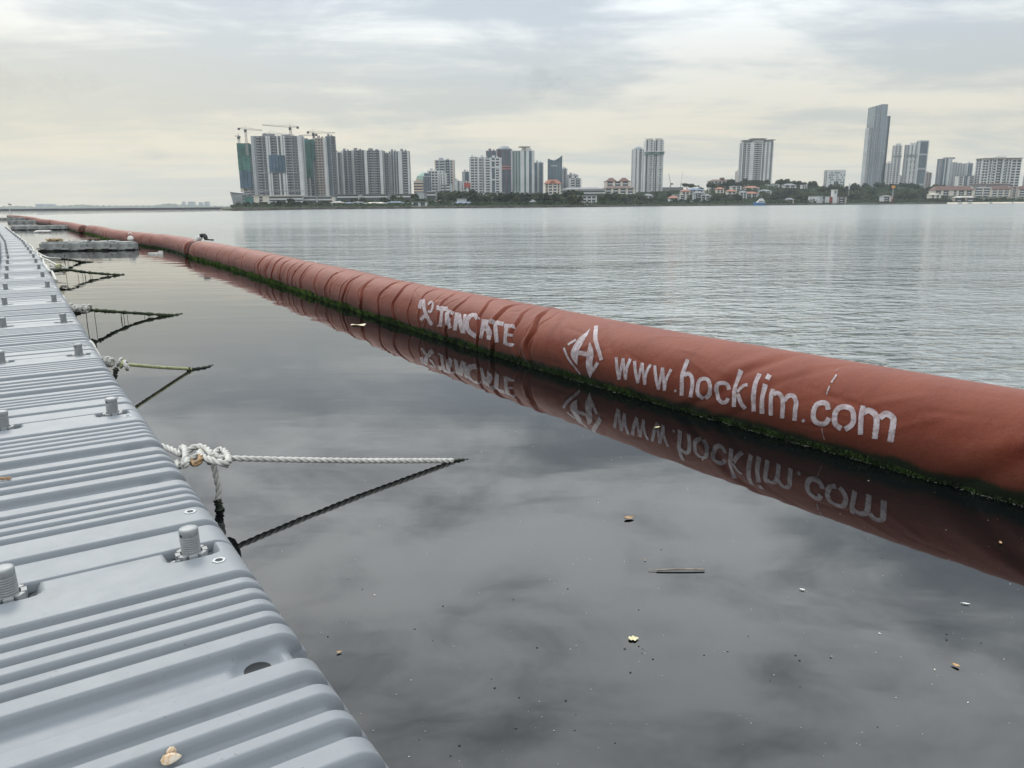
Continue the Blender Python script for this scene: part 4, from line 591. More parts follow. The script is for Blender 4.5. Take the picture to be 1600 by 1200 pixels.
# ties at the other joints
for (ta, tb_, lab) in ((t2, t3, 'dark lashing in the kinked second joint of the boom'), (t3, t4, 'dark lashing in the third joint of the boom'), (t4, t5, 'dark lashing in the farthest joint of the boom')):
    p = (ta.C[-1]+tb_.C[0])/2; d_ = tb_.C[0]-ta.C[-1]; gl = np.linalg.norm(d_); d_ /= gl; n_ = np.array([-d_[1], d_[0]])
    b = MB()
    for o_ in np.linspace(-gl/2-.05, gl/2+.05, 4):
        b.sweep([(p[0]+d_[0]*o_+n_[0]*.2*math.cos(a), p[1]+d_[1]*o_+n_[1]*.2*math.cos(a), CZ+.2*math.sin(a)) for a in np.linspace(-.6, math.pi+.6, 18)], .085, 8)
    b.build('boom_lashing', mat('wet_red', (.10, .03, .02), .7), smooth=True, label=lab, cat='lashing')
# ------------------------------------------------------------------ mooring ropes
ROPE = mat('white_rope', (.50, .49, .45), .75, .16, 25, .0015, 160)
ROPEY = mat('algae_stained_rope', (.40, .41, .22), .8, .3, 25, .0015, 160)
WEED = ALGD
STAIN = mat('rust_stained_rope', (.30, .19, .10), .8, .3, 25)
def strands(b, P, r, mi=0):
    P = np.asarray(P); L = np.linalg.norm(np.diff(P, axis=0), axis=1).sum(); n = max(8, int(L/(r*.9)))
    s = np.r_[0, np.cumsum(np.linalg.norm(np.diff(P, axis=0), axis=1))]; u = np.linspace(0, s[-1], n)
    Q = np.stack([np.interp(u, s, P[:, k]) for k in range(3)], 1)
    for k in range(3): b.sweep(Q, r*.56, 7, mi, twist=2*math.pi/(r*7.5), off=r*.50, ph=k*2.094)
def rope(name, P, r, m, parent, n=14): 
    b = MB(); strands(b, catmull(P, n), r); return b.build(name, m, parent, True)
def weedy(name, P, r, m, parent, hang=0, n=14, seed=1):
    r_ = np.random.default_rng(seed); b = MB(); Q = catmull(P, n); s = np.arange(len(Q))
    rr = r*(1+.35*np.sin(s*1.7+seed)*np.sin(s*.63)+r_.uniform(-.18, .25, len(Q))); b.sweep(Q, rr, 8)
    L = len(Q)
    for k in range(int(hang*2.2)):
        i = int(r_.integers(1, L-1)); q = Q[i]; h = min(q[2]-.004, r_.uniform(.01, .05)); a = r_.uniform(0, 6.28)
        b.bar(q, q+np.array([math.cos(a)*r*.7, math.sin(a)*r*.7, -max(.008, h)]), r*.45, 4, r2=r*.1)
    for k in range(hang):
        i = int(r_.integers(int(L*.1), int(L*.8))); q = Q[i]
        if q[2] > .03: b.bar(q, q*np.array([1, 1, 0])+np.array([r_.uniform(-.01, .01), 0, -.01]), r*.16, 4)
    return b.build(name, m, parent, True)
def knot(c, d, size, r, m, parent, turns=3, seed=0):
    """a heap of loops round the line: c centre, d direction of the line"""
    r_ = random.Random(seed); d = np.array(d, float); d /= np.linalg.norm(d); u = np.cross(d, (0, 0, 1.)); u /= np.linalg.norm(u); w_ = np.cross(u, d)
    for k in range(turns):
        cc = np.array(c)+d*size*((k-(turns-1)/2)*.62+r_.uniform(-.15, .15))+w_*size*r_.uniform(-.12, .18); tx = r_.uniform(-1.1, 1.1); tz = r_.uniform(-.7, .7); R = size*r_.uniform(.36, .48); tl = r_.uniform(-.8, .8); P = []
        for i in range(22):
            a = i/21*2*math.pi*1.12+r_.uniform(-.04, .04)
            P.append(cc+(u*math.cos(a)*(1-.3*abs(tz))+w_*math.sin(a)*.85)*R+d*R*(math.sin(a+tl)*.6+tx*math.cos(a)*.8+tz*math.sin(a)+i/21*.5))
        b = MB(); strands(b, catmull(P, 4), r); b.build('knot_loop', m[k % len(m)], parent, True)
# line 1, the near white rope
z0 = .23
K1 = ground(285, 714, z0); K2 = ground(345, 716, z0); E1 = ground(708, 720, .004); S1 = deck_pt(1.30, .10, .22)
S1 = ground(250, 697, .245)
L1 = thing('mooring_line', 'white mooring rope with thick knots, nearest the camera, entering the dark water at a point', 'rope', group='mooring lines from the walkway to the boom')
rope('line', [S1+(-.25, .06, .0), S1, K1+(0, 0, .01)], .0155, ROPE, L1)
def P3(x, y, z=z0): return ground(x, y, z)
d1 = (K2-K1)/np.linalg.norm(K2-K1)
# first knot: two tight turns
rope('knot_loop', [P3(281, 706, .235), P3(284, 699, .252), P3(289, 702, .262), P3(290, 714, .262), P3(286, 724, .245), P3(280, 728, .225), P3(277, 722, .21)], .0155, ROPE, L1)
rope('knot_loop', [P3(284, 727, .225), P3(290, 726, .25), P3(293, 718, .25), P3(290, 708, .235), P3(286, 703, .22)], .0155, ROPE, L1)
rope('knot_loop', [P3(288, 712, .24), P3(294, 704, .25), P3(306, 698, .26), P3(318, 699, .262), P3(327, 706, .258), P3(331, 714, .25)], .0160, ROPE, L1)
rope('knot_loop', [P3(289, 716, .235), P3(300, 716, .235), P3(308, 712, .24), P3(314, 707, .245)], .0155, ROPE, L1)
rope('knot_loop', [P3(313, 705, .25), P3(314, 716, .262), P3(308, 724, .25), P3(300, 723, .235), P3(298, 717, .225)], .0145, STAIN, L1)
rope('knot_loop', [P3(312, 706, .255), P3(318, 714, .262), P3(330, 719, .262), P3(342, 722, .262), P3(350, 724, .255), P3(357, 721, .25), P3(356, 713, .24), P3(349, 704, .24), P3(341, 703, .24), P3(335, 710, .24), P3(331, 718, .24), P3(326, 724, .23)], .0160, ROPE, L1)
rope('frayed_end', [P3(344, 721, .25), P3(351, 725, .245), P3(357, 727, .24)], .014, ROPE, L1)
rope('line', [P3(340, 712, .245), K2+(.03, 0, 0), E1*.5+K2*.5+(0, 0, -.006), E1], .0145, ROPE, L1, 24)
Hh = P3(333, 722, .24)
rope('line', [Hh, Hh+(.006, .004, -.07), Hh+(.012, .004, -.14), Hh+(.0, .0, -.215)], .0145, ROPE, L1)
weedy('wet_end', [Hh+(.0, .0, -.185), Hh+(.005, .0, -.20), Hh+(.01, 0, -.26)], .017, WEED, L1, 6)
weedy('wet_end', [E1*.96+K2*.04, E1, E1+(.05, .025, -.004), E1+(.12, .06, -.022)], .0085, WEED, L1, 0)
# line 2
z2 = .20
L2 = thing('mooring_line', 'second mooring rope with white knots and a yellow algae stained length', 'rope', group='mooring lines from the walkway to the boom')
a = ground(139, 533, .26); b_ = ground(158, 562, z2); c_ = ground(190, 569, z2); e_ = ground(300, 577, .004)
rope('line', [a+(-.2, .05, 0), a, ground(150, 548, .23), b_], .0150, ROPE, L2)
knot(ground(168, 564, z2+.01), c_-b_, .085, .0125, [ROPE], L2, 3, 4); knot(ground(191, 568, z2), c_-b_, .08, .0125, [ROPE, ROPEY], L2, 3, 5)
rope('line', [c_, c_*.5+e_*.5+(0, 0, -.004), e_], .0145, ROPEY, L2, 20)
h_ = ground(182, 574, z2)
weedy('wet_end', [h_, h_+(-.02, -.03, -.10), h_+(-.05, -.05, -.17), h_+(-.06, -.06, -.24)], .019, WEED, L2, 5, seed=3)
weedy('wet_end', [e_*.93+c_*.07, e_, ground(322, 574, .001), ground(336, 571, -.016)], .013, WEED, L2, 6, seed=4)
# line 3
L3 = thing('mooring_line', 'third mooring rope, black with hanging weed beyond its white knots', 'rope', group='mooring lines from the walkway to the boom')
a = ground(97, 462, .26); b_ = ground(110, 480, .22); c_ = ground(138, 484, .20); e_ = ground(268, 492.5, .004)
rope('line', [a+(-.25, .1, 0), a, ground(103, 473, .24), b_], .0135, ROPE, L3)
knot(ground(117, 482, .22), c_-b_, .12, .015, [ROPE], L3, 3, 6); knot(ground(130, 483, .215), c_-b_, .12, .015, [ROPE], L3, 3, 7)
weedy('line', [ground(134, 484, .20), ground(150, 485, .19), ground(180, 487, .125), ground(225, 490, .05), e_, ground(285, 491, -.01)], .020, mat('green_weed', (.035, .055, .012), .75, 0, 20, col2=(.010, .015, .005)), L3, 7, seed=9)
h_ = ground(141, 484, .20)
weedy('wet_end', [h_, h_+(-.12, -.05, -.03), h_+(-.22, -.10, -.12), h_+(-.22, -.10, -.24)], .026, WEED, L3, 8, seed=10)
# line 4
L4 = thing('mooring_line', 'fourth mooring rope, two white strands joining a black weed-hung line', 'rope', group='mooring lines from the walkway to the boom')
a = ground(61, 401, .27); m_ = ground(88, 419, .22); e_ = ground(186, 429.6, .004)
rope('line', [deck_pt(22, .17, .25), a, ground(78, 408, .24), ground(99, 420, .16)], .020, ROPE, L4)
rope('line', [deck_pt(14.5, .17, .26), ground(64, 409, .26), ground(72, 419, .24), m_], .022, ROPE, L4)
knot(m_, e_-m_, .16, .022, [ROPE, ROPEY], L4, 3, 12)
weedy('line', [ground(92, 421, .22), ground(110, 422, .19), ground(140, 426, .09), e_, ground(194, 429.4, -.01)], .026, _mats['green_weed'], L4, 9, seed=13)
h_ = ground(97, 421, .21)
weedy('wet_end', [h_, h_+(-.25, -.2, -.05), h_+(-.50, -.4, -.18), h_+(-.45, -.4, -.25)], .034, WEED, L4, 8, seed=14)
# line 5
L5 = thing('mooring_line', 'farthest mooring rope, a thin black line in front of the first raft', 'rope', group='mooring lines from the walkway to the boom')
weedy('line', [ground(96, 404, .18), ground(110, 406, .10), ground(128, 409, .02), ground(146, 410, -.01)], .03, WEED, L5, 8, seed=17)
rope('line', [deck_pt(22.5, .17, .27), ground(74, 402, .22), ground(96, 404, .18)], .02, ROPE, L5)
# long white rope slung along the walkway's edge
SR = thing('edge_rope', 'long white rope slung along the right edge of the walkway towards its far end', 'rope')
P = []
for i, a in enumerate(np.arange(12.5, 74, 1.05)):
    P.append(deck_pt(a, .185+.02*math.sin(i), .245-.05*abs(math.sin(i*math.pi/2))+.01*math.sin(i*3)))
b = MB(); b.sweep(catmull(P, 5), .024, 7); b.build('line', ROPE, SR, True)
# ------------------------------------------------------------------ small things on the walkway
sh = ground(266, 1186, .285)
SHL = thing('sea_shell', 'broken pale sea shell lying on the nearest pontoon at the bottom edge', 'shell', tuple(sh), .4)
m_sh = mat('shell', (.62, .55, .45), .45, 0, 60, .002, 90, col2=(.45, .28, .14))
def shell_mesh(sx, sy, sz, seed):
    V = []; 
    for i in range(13):
        r_ = i/12; row = []
        for j in range(24):
            a = j/24*2*math.pi; k = 1+.08*math.sin(a*11)+.10*math.sin(a*3+seed)
            row.append((sx*r_*k*math.cos(a), sy*r_*k*math.sin(a), sz*(1-r_*r_)+.0012*math.sin(a*11)*r_))
        V.append(row)
    return gridmesh('shell_valve', np.array(V), m_sh, wrap=True)
o = ob('shell_valve', shell_mesh(.020, .016, .012, 1), SHL); o = ob('shell_valve', shell_mesh(.013, .009, .007, 4), SHL, loc=(.004, .018, .006)); o.rotation_euler = (.9, .3, .6)
tw = ground(4, 751, .30); b = MB(); b.sweep(catmull([(-.05, -.01, .006), (-.02, 0, .009), (.012, .004, .008), (.032, .008, .008)], 5), [.004, .0045, .005, .0055, .005, .0045, .005, .006, .0065, .006, .005, .006, .007, .0065, .006, .004], 7)
b.build('twig', mat('twig', (.30, .18, .09), .8, .3, 60), smooth=True, label='short brown twig on the walkway at the left edge of the photo', cat='twig', loc=tuple(tw))
# ------------------------------------------------------------------ floating litter
def leaf(px, py, L, W, m, lab, rz, curl=.3, name='fallen_leaf', cat='leaf', lobed=False):
    g = ground(px, py, .003); V = []
    for i in range(13):
        u = i/12; wd = W*math.sin(math.pi*min(1, u*1.02)**.8)**.8*(1+(.25*math.sin(u*14) if lobed else 0)); row = []
        for j in range(5):
            v = (j-2)/2; row.append(((u-.5)*L, v*wd*.5, .001+curl*L*(abs(v)**2*.18+(u-.5)**2*.4)+.0008*math.sin(u*20+j)))
        V.append(row)
    me = gridmesh(name, np.array(V), m); return ob(name, me, None, lab, cat, None, None, tuple(g), rz)
LB = mat('brown_leaf', (.36, .22, .11), .6, .35, 60); LY = mat('yellow_leaf', (.62, .55, .32), .55, .2, 60); LO = mat('orange_leaf', (.45, .27, .12), .6, .3, 60)
leaf(983, 810, .050, .030, LB, 'curled brown leaf floating below the middle of the red boom reflection', .3, .5)
leaf(990, 998, .036, .026, LY, 'pale yellow heart shaped leaf floating near the bottom centre', .1, .2, lobed=True)
leaf(1493, 1040, .026, .014, LO, 'small orange brown leaf floating in the lower right corner', 2.2, .5)
leaf(1253, 921, .022, .008, mat('white_scrap', (.7, .7, .66), .5), 'small white scrap floating right of the stick', 2.6, .2, 'plastic_scrap', 'scrap')
leaf(1508, 943, .030, .007, _mats['white_scrap'], 'thin pale scrap floating near the right edge below the boom reflection', 2.8, .1, 'plastic_scrap', 'scrap')
leaf(1563, 848, .03, .012, LB, 'dim brown leaf floating in the dark boom reflection at the right edge', 1.1, .3)
leaf(1008, 875, .012, .006, LB, 'tiny brown flake just above the floating stick', .4, .3)
leaf(530, 1019, .020, .010, LO, 'tiny orange leaf beside the edge of the nearest pontoon', .5, .3)
leaf(1027, 668, .05, .02, LY, 'yellowish leaf at the waterline under the letters w and h', .6, .3)
g = ground(1063, 891, .004); b = MB(); b.sweep(catmull([(-.125, .004, -.001), (-.09, .002, .001), (-.03, .002, .003), (.04, 0, .003), (.095, -.002, .002)], 6), [.0012]*6+[.0035]*19, 7)
b.build('floating_stick', mat('stick', (.22, .18, .14), .6, .4, 40), smooth=True, label='thin brown stick floating level in the near water', cat='stick', loc=tuple(g), rz=.02)
g = ground(560, 508, .002); b = MB(); 
V = np.array([[((u-.5)*.17, (v-.5)*.10, .006*math.sin(u*5+v*3)+.006) for v in np.linspace(0, 1, 5)] for u in np.linspace(0, 1, 8)])
me = gridmesh('wrapper', V, mat('yellow_packet', (.60, .50, .20), .4, 0, 12, col2=(.62, .56, .45))); ob('plastic_wrapper', me, None, 'yellowish flat wrapper floating in the boom reflection left of the lettering', 'wrapper', None, None, tuple(g), -.1)
g = ground(243, 397.3, 0); b = MB(); b.box(-.20, -.09, -.02, .10, .09, .05); b.box(.10, -.05, -.02, .22, .06, .10)
b.build('foam_litter', mat('white_foam', (.68, .66, .62), .8, .2, 8), label='white foam scrap floating beside the second red boom', cat='litter', loc=tuple(g), rz=.2)
g = ground(66, 363.5, 0); b = MB(); b.sweep(catmull([(-.5, 0, .02), (-.35, .02, .05), (0, 0, .07), (.35, 0, .07), (.5, 0, .06)], 6), [.03, .04, .05, .06, .07, .08]+[.09]*19, 10)
b.build('plastic_bottle', _mats['white_foam'], smooth=True, label='long pale plastic float adrift between the first and second rafts', cat='float', loc=tuple(g), rz=.1)
g = ground(300, 1, 1) if False else None
# bubbles: rings of thin film on the water; too many to count
b = MB(); BW = bpy.data.materials.new('bubble_film'); BW.use_nodes = True; q = BW.node_tree.nodes['Principled BSDF']; q.inputs['Base Color'].default_value = (.02, .024, .024, 1); q.inputs['Roughness'].default_value = .03; q.inputs['IOR'].default_value = 1.45
bub = [(887, 920), (998, 953), (1100, 1024), (1137, 1018), (1249, 1032), (1298, 1028), (1243, 1024), (985, 1051), (1003, 1021), (998, 1010), (976, 1014), (839, 1012), (1203, 1064), (1250, 1074), (898, 1141), (900, 1117), (1371, 1136), (655, 1156), (811, 1090), (806, 1138), (773, 1075), (768, 1061), (692, 947), (648, 983), (676, 1001), (1479, 991), (1479, 1000), (1169, 994), (884, 1095), (961, 1161), (704, 1181), (718, 1165), (1020, 1030), (1004, 1014), (1020, 1030), (802, 937), (1533, 1005), (544, 905), (566, 921), (512, 995), (596, 985), (1033, 859), (1378, 872), (906, 809)]
for (x, y) in bub:
    g = ground(x, y); r_ = rnd.uniform(.0014, .0034)
    b.lathe([(r_*1.35, -.0005), (r_*1.1, r_*.25), (r_*.95, r_*.6), (r_*.6, r_*.95), (r_*.2, r_*1.1), (.0001, r_*1.12)], 12, (g[0], g[1], 0))
b.build('bubbles', BW, smooth=True, kind='stuff')
b = MB(); 
for k in range(230):
    x = rnd.uniform(400, 1600); y = rnd.uniform(640, 1195) 
    g = ground(x, y); 
    if g[0] < -.7-.45*g[1]: continue
    s_ = rnd.uniform(.0008, .0026)*(1 if rnd.random() < .93 else 2.5); a = rnd.uniform(0, 3.1); c, s2 = math.cos(a)*s_, math.sin(a)*s_; e = rnd.uniform(.3, 1)
    b.add([(g[0]-c, g[1]-s2, .0012), (g[0]+s2*e, g[1]-c*e, .0012), (g[0]+c, g[1]+s2, .002), (g[0]-s2*e, g[1]+c*e, .0012)], [(0, 1, 2, 3)])
b.build('floating_specks', mat('speck', (.42, .40, .36), .7), kind='stuff')
# a line of scum along the boom's waterline
b = MB()
for k in range(900):
    s_ = rnd.uniform(.5, 12); z0_ = math.asin(-CZ/RB); P_ = near.pt(np.array(s_), np.array(z0_)); o_ = near.pt(np.array(s_), np.array(0.0)); d_ = (o_-P_)[:2]; d_ /= np.linalg.norm(d_)
    u = abs(rnd.gauss(0, 1))*.012+.004; x, y = P_[0]+d_[0]*u, P_[1]+d_[1]*u; r_ = rnd.uniform(.0008, .0030)*(1 if rnd.random() < .97 else 3)
    b.add([(x-r_*2, y+r_, .0015), (x+r_, y-r_, .0015), (x+r_*2, y, .0025), (x, y+r_, .002)], [(0, 1, 2, 3)])
b.build('waterline_scum', mat('scum', (.34, .34, .30), .6), kind='stuff')
# ------------------------------------------------------------------ rafts of grey float cubes
CUBE = mat('weathered_float', (.27, .275, .265), .7, .35, 2.5, .003, 30)
def cube_meshes():
    s = .775
    bm = bmesh.new(); bmesh.ops.create_cube(bm, size=1.0); bmesh.ops.scale(bm, vec=(s-.02, s-.02, .46), verts=bm.verts); bmesh.ops.translate(bm, vec=(0, 0, .07), verts=bm.verts)
    vert = [e for e in bm.edges if abs(e.verts[0].co.z-e.verts[1].co.z) > .1]; bmesh.ops.bevel(bm, geom=vert, offset=.15, segments=3, affect='EDGES')
    topE = [e for e in bm.edges if all(v.co.z > .29 for v in e.verts)]; bmesh.ops.bevel(bm, geom=topE, offset=.055, segments=3, affect='EDGES')
    me = bpy.data.meshes.new('float_cube_body'); bm.to_mesh(me); bm.free(); me.materials.append(CUBE); me.polygons.foreach_set('use_smooth', [False]*len(me.polygons))
    lg = MB(); lg.box(-.13, -.13, -.03, .13, .13, .02); lug = lg.mesh('corner_lug', CUBE)
    al = MB(); n = 44; V = []; r_ = random.Random(3)
    for k, z in enumerate((-.16, .0, .035)):
        row = []
        for i in range(n):
            a = i/n*2*math.pi; c, s_ = math.cos(a), math.sin(a); q = (s/2+.005)/max(abs(c), abs(s_)); q = min(q, .50)
            row.append((c*q*(1.03+.02*r_.random()), s_*q*(1.03+.02*r_.random()), z+(r_.uniform(-.03, .03) if k == 2 else 0)))
        V.append(row)
    fr = gridmesh('algae_fringe', np.array(V), ALGD, wrap=True, smooth=False)
    pb = MB(); pb.lathe([(.06, 0), (.06, .03), (.035, .05), (.035, .07)], 10, cap=True); pin = pb.mesh('joint_pin', CUBE)
    return me, lug, fr, pin
CM = cube_meshes(); SP = .78
def raft(idx, p, ang, nx, ny, where):
    c, s_ = math.cos(ang), math.sin(ang)
    for j in range(ny):
        for i in range(nx-j):
            x = p[0]+c*(i+.5)*SP-s_*(j+.5)*SP; y = p[1]+s_*(i+.5)*SP+c*(j+.5)*SP
            lab = 'grey float cube, %s from the right, %s row of %s' % (ORD[nx-j-1-i], 'front' if j == 0 else ORD[j]+' rear', where)
            t = thing('float_cube', lab, 'float cube', (x, y, rnd.uniform(-.015, .015)), ang+rnd.uniform(-.012, .012), ('front row' if j == 0 else 'rows behind the front') + ' of ' + where)
            ob('float_cube_body', CM[0], t)
            if idx < 3:
                for sx in (-1, 1):
                    ob('corner_lug', CM[1], t, loc=(sx*.26, -.31, .09))
                ob('algae_fringe', CM[2], t, kind='stuff')
                ob('joint_pin', CM[3], t, loc=(.37, -.37, .27))
raft(1, (-16.25, 26.72), .125, 4, 2, 'the nearest raft')
raft(2, (-35.6, 55.65), .12, 5, 2, 'the second raft')
raft(3, (-54.3, 84.6), .12, 5, 2, 'the third raft')
raft(4, (-74.0, 113.5), .12, 5, 2, 'the farthest raft')
def lump(name, lab, cat, p, m, r, seed, n=7):
    b = MB(); r_ = random.Random(seed)
    for k in range(n):
        P = [np.array([r_.uniform(-r, r), r_.uniform(-r*.6, r*.6), r_.uniform(.02, r*.5)]) for _ in range(5)]; b.sweep(catmull(P, 6), .022, 6)
    b.build(name, m, smooth=True, label=lab, cat=cat, loc=tuple(p))
g = ground(72, 374, .32); lump('rope_pile', 'tangled brown rope heaped on the left end of the nearest raft', 'rope', (-15.95, 27.3, .29), mat('brown_rope', (.32, .24, .14), .8, .3, 20), .24, 2, 12)
g = ground(103, 372.5, .32); lump('rope_pile', 'small dark rope tangle on the middle of the nearest raft', 'rope', (-14.9, 27.9, .29), mat('dark_rope', (.12, .08, .05), .8, .3, 20), .2, 3, 7)
g = ground(190, 373, .32); b = MB(); b.lathe([(.01, -.0), (.08, .03), (.11, .08), (.09, .14), (.05, .18), (.01, .19)], 14); b.sweep([(.06*math.cos(a), .0, .24+.06*math.sin(a)) for a in np.linspace(0, math.pi, 9)], .015, 6)
b.build('mooring_buoy', _mats['white_foam'], smooth=True, label='small white buoy on the right end of the nearest raft', cat='buoy', loc=(-13.6, 27.95, .28))
bp = ground(17.5, 339.5, .3); bc = thing('marker_pole', 'thin pale tripod pole with a small dark flag far along the walkway', 'pole', tuple(bp))
b = MB(); b.bar((0, 0, 0), (-.15, 0, 2.05), .035, 8)
b.build('pole', mat('pale_metal', (.6, .6, .58), .5), bc)
for a in (0, 2.1, 4.2):
    b = MB(); b.bar((math.cos(a)*.35, math.sin(a)*.35, 0), (-.07, 0, .95), .03, 6); b.build('leg', _mats['pale_metal'], bc)
b = MB(); V = np.array([[(-.15+u*.48, .03*math.sin(u*6), 2.05-.12*u*u-v*(.16+.0*u)) for v in (0, .5, 1)] for u in np.linspace(0, 1, 7)])
ob('flag', gridmesh('flag', V, mat('dark_cloth', (.03, .03, .025), .8)), bc)

# ------------------------------------------------------------------ far shore land
SH_X = [340, 350, 420, 640, 760, 930, 1000, 1200, 1400, 1600, 1760]
SH_D = [900, 760, 640, 640, 660, 700, 860, 980, 1080, 1150, 1200]
def shore_d(px): return float(np.interp(px, SH_X, SH_D))
CR_X = [340, 380, 560, 660, 760, 900, 1000, 1050, 1100, 1180, 1240, 1300, 1400, 1480, 1600, 1760]
CR_Y = [326, 322, 318, 314, 311, 309, 306, 303, 300, 293.5, 294, 299, 299, 301, 300, 300]
def crest_z(px): return max(2.5, (hz(px)-float(np.interp(px, CR_X, CR_Y)))*(shore_d(px)+230)/F+1.4)
def land_h(px, t):
    """height of the land t metres behind the shore"""
    if t <= 0: return -1.5+t*.2
    return 1.3*min(1, t/2)+.8*float(sstep(t, 4, 30))+(crest_z(px)-2.1)*float(sstep(t, 45, 230))
def at_px(px, t):
    d = shore_d(px)+t; p = atd(px, hz(px), d); return p[0], p[1]
ts = [-6, 0, 1.5, 4, 15, 30, 45, 70, 95, 120, 150, 190, 230, 320, 600, 1400]
xs = list(np.arange(340, 1761, 10)); V = np.zeros((len(xs), len(ts), 3))
for i, px in enumerate(xs):
    for j, t_ in enumerate(ts):
        x, y = at_px(px, t_); V[i, j] = (x, y, land_h(px, t_)*(1 if i else 0)-(0 if i else 1.2)+(rnd.uniform(-.6, .6) if t_ > 40 else rnd.uniform(-.12, .12) if t_ > 0 else 0))
land_m = mat('shore_ground', (.04, .05, .025), .95, .3, .03, col2=(.06, .065, .04))
me = gridmesh('shore_land', V, land_m, smooth=False)
if me.polygons[5].normal.z < 0: me.flip_normals()
ob('shore_land', me, kind='structure')
def strip(name, x0, x1, t0, t1, z, m, lab, step=12, h=.8, cat='wall'):
    b = MB(); q = list(np.arange(x0, x1, step))+[x1]
    V = []
    for px in q:
        a = at_px(px, t0); c = at_px(px, t1); V.append([(a[0], a[1], z-h-2), (a[0], a[1], z), (c[0], c[1], z), (c[0], c[1], z-h-2)])
    me = gridmesh(name, np.array(V), m, smooth=False); ob(name, me, None, lab, cat)
strip('sea_wall', 362, 1248, -1.5, 1.2, 1.6, mat('dark_stone', (.10, .09, .08), .9, .4, .15), 'low dark stone sea wall running under the whole city shore')
strip('sea_wall', 1252, 1475, -1.5, 1.2, 1.3, _mats['dark_stone'], 'low dark sea wall below the wooded hill on the right')
SAND = mat('pale_sand', (.50, .45, .36), .9, .2, .2)
V = [];
for px in np.arange(1480, 1761, 20):
    a = at_px(px, -14); c = at_px(px, 4); V.append([(a[0], a[1], -.3), (c[0], c[1], 1.9)])
me = gridmesh('beach', np.array(V), SAND)
if me.polygons[0].normal.z < 0: me.flip_normals()
ob('beach', me, kind='structure')
# causeway on the left and far hills
a = atd(-700, hz(-700), 1250); c = atd(352, hz(352), 1250)
b = MB(); b.box(a[0], 1250, -2, c[0], 1262, 2.9); cw = thing('causeway', 'long low dark causeway wall across the water on the left horizon', 'causeway')
b.build('causeway_wall', mat('causeway_stone', (.07, .075, .085), .9, .2, .05), cw)
b = MB(); b.box(a[0], 1249, 3.0, c[0], 1249.6, 3.7)
for k in range(160):
    x = a[0]+(c[0]-a[0])*k/159; b.box(x-.2, 1249.7, 2.9, x+.2, 1250.2, 4.4)
b.build('guard_rail', mat('pale_concrete', (.55, .56, .56), .8), cw)
def hill(name, pts, d, m, base=-2, dep=500):
    xs_ = np.arange(pts[0][0], pts[-1][0]+1, 3.0); V = []
    for px in xs_:
        y = np.interp(px, [q[0] for q in pts], [q[1] for q in pts])+.5*math.sin(px*.61)+.35*math.sin(px*1.37+1)
        row = []
        for (f, dd) in ((0, -60), (.55, 0), (1, 90), (.8, dep*.6), (0, dep)):
            p = atd(px, hz(px), d+dd); z = max(0, zat(px, y, d))
            row.append((p[0], p[1], base+(z-base)*f))
        V.append(row)
    me = gridmesh(name, np.array(V), m, smooth=False)
    if me.polygons[2].normal.y > 0: me.flip_normals()
    ob(name, me, kind='structure')
HILLM = mat('far_wood', (.035, .055, .025), .95, .4, .02)
hill('far_hills', [(-200, 326), (-60, 323), (0, 322.5), (30, 321.5), (60, 323), (90, 321.5), (130, 319.5), (150, 321), (200, 321.3), (240, 321), (262, 317.8), (280, 319.5), (320, 321), (350, 322), (420, 322)], 5200, HILLM)
WHT = mat('white_wall', (.70, .70, .68), .8, .08, .05)
def simple_block(x0, x1, yt, d, m, lab, cat='building', name='apartment_block', group=None, roofs=None):
    p0 = atd(x0, hz(x0), d); p1 = atd(x1, hz(x1), d); z = zat((x0+x1)/2, yt, d); W = p1[0]-p0[0]
    r = thing(name, lab, cat, (p0[0], d, 0), 0, group); b = MB(); b.box(0, 0, 0, W, W*.7, z); b.build('wall', m, r)
    b = MB(); n = max(2, int(z/9)); 
    for k in range(1, n): b.box(W*.06, -.6, z*k/n, W*.94, -.1, z*k/n+z/n*.45)
    b.build('window_band', mat('dull_glass', (.10, .13, .16), .3), r, kind='stuff')
    b = MB(); b.box(W*.3, W*.2, z, W*.6, W*.5, z+z*.05); b.build('roof_box', m, r)
    return r
CITYG = mat('far_block', (.42, .44, .46), .8, .1, .02)
for (x0, x1, yt, lab) in [(56, 70, 318.6, 'wide hazy block on the left horizon, left half of the pair right of the flag'), (71, 84, 318.8, 'hazy block on the left horizon, right half of the pair right of the flag'),
    (285, 290, 315, 'leftmost of the four hazy towers on the horizon left of the sail roof'), (294, 304, 315, 'widest of the four hazy towers on the horizon left of the sail roof'),
    (311, 317, 316, 'third of the four hazy towers on the horizon left of the sail roof'), (320, 327, 315, 'rightmost of the four hazy towers on the horizon left of the sail roof'), (270, 274, 318, 'short hazy block over the wooded bump of the left horizon')]:
    simple_block(x0, x1, yt, 5600, CITYG, lab)
# ------------------------------------------------------------------ city
GLS = mat('dark_glazing', (.045, .06, .075), .18, .3, .05)
GLB = mat('blue_glazing', (.085, .13, .165), .15, .3, .05)
GLG = mat('green_glazing', (.12, .19, .185), .2, .25, .05)
FIN = mat('white_render', (.55, .555, .555), .8, .10, .06)
CRE = mat('cream_render', (.60, .56, .49), .8, .10, .06)
GRY = mat('grey_render', (.36, .38, .40), .8, .12, .06)
MID = mat('mid_grey_render', (.215, .22, .24), .8, .12, .06)
PUR = mat('plum_cladding', (.13, .10, .13), .6, .2, .06)
PNK = mat('pink_beige_render', (.55, .44, .36), .8, .10, .06)
BRN = mat('brown_render', (.38, .33, .31), .8, .10, .06)
RED = mat('red_paint', (.33, .07, .06), .7, .1, .1)
NETG = mat('green_net', (.055, .165, .145), .9, .35, .10, .2, 1.5)
NETB = mat('blue_net', (.075, .13, .18), .9, .35, .10, .2, 1.5)
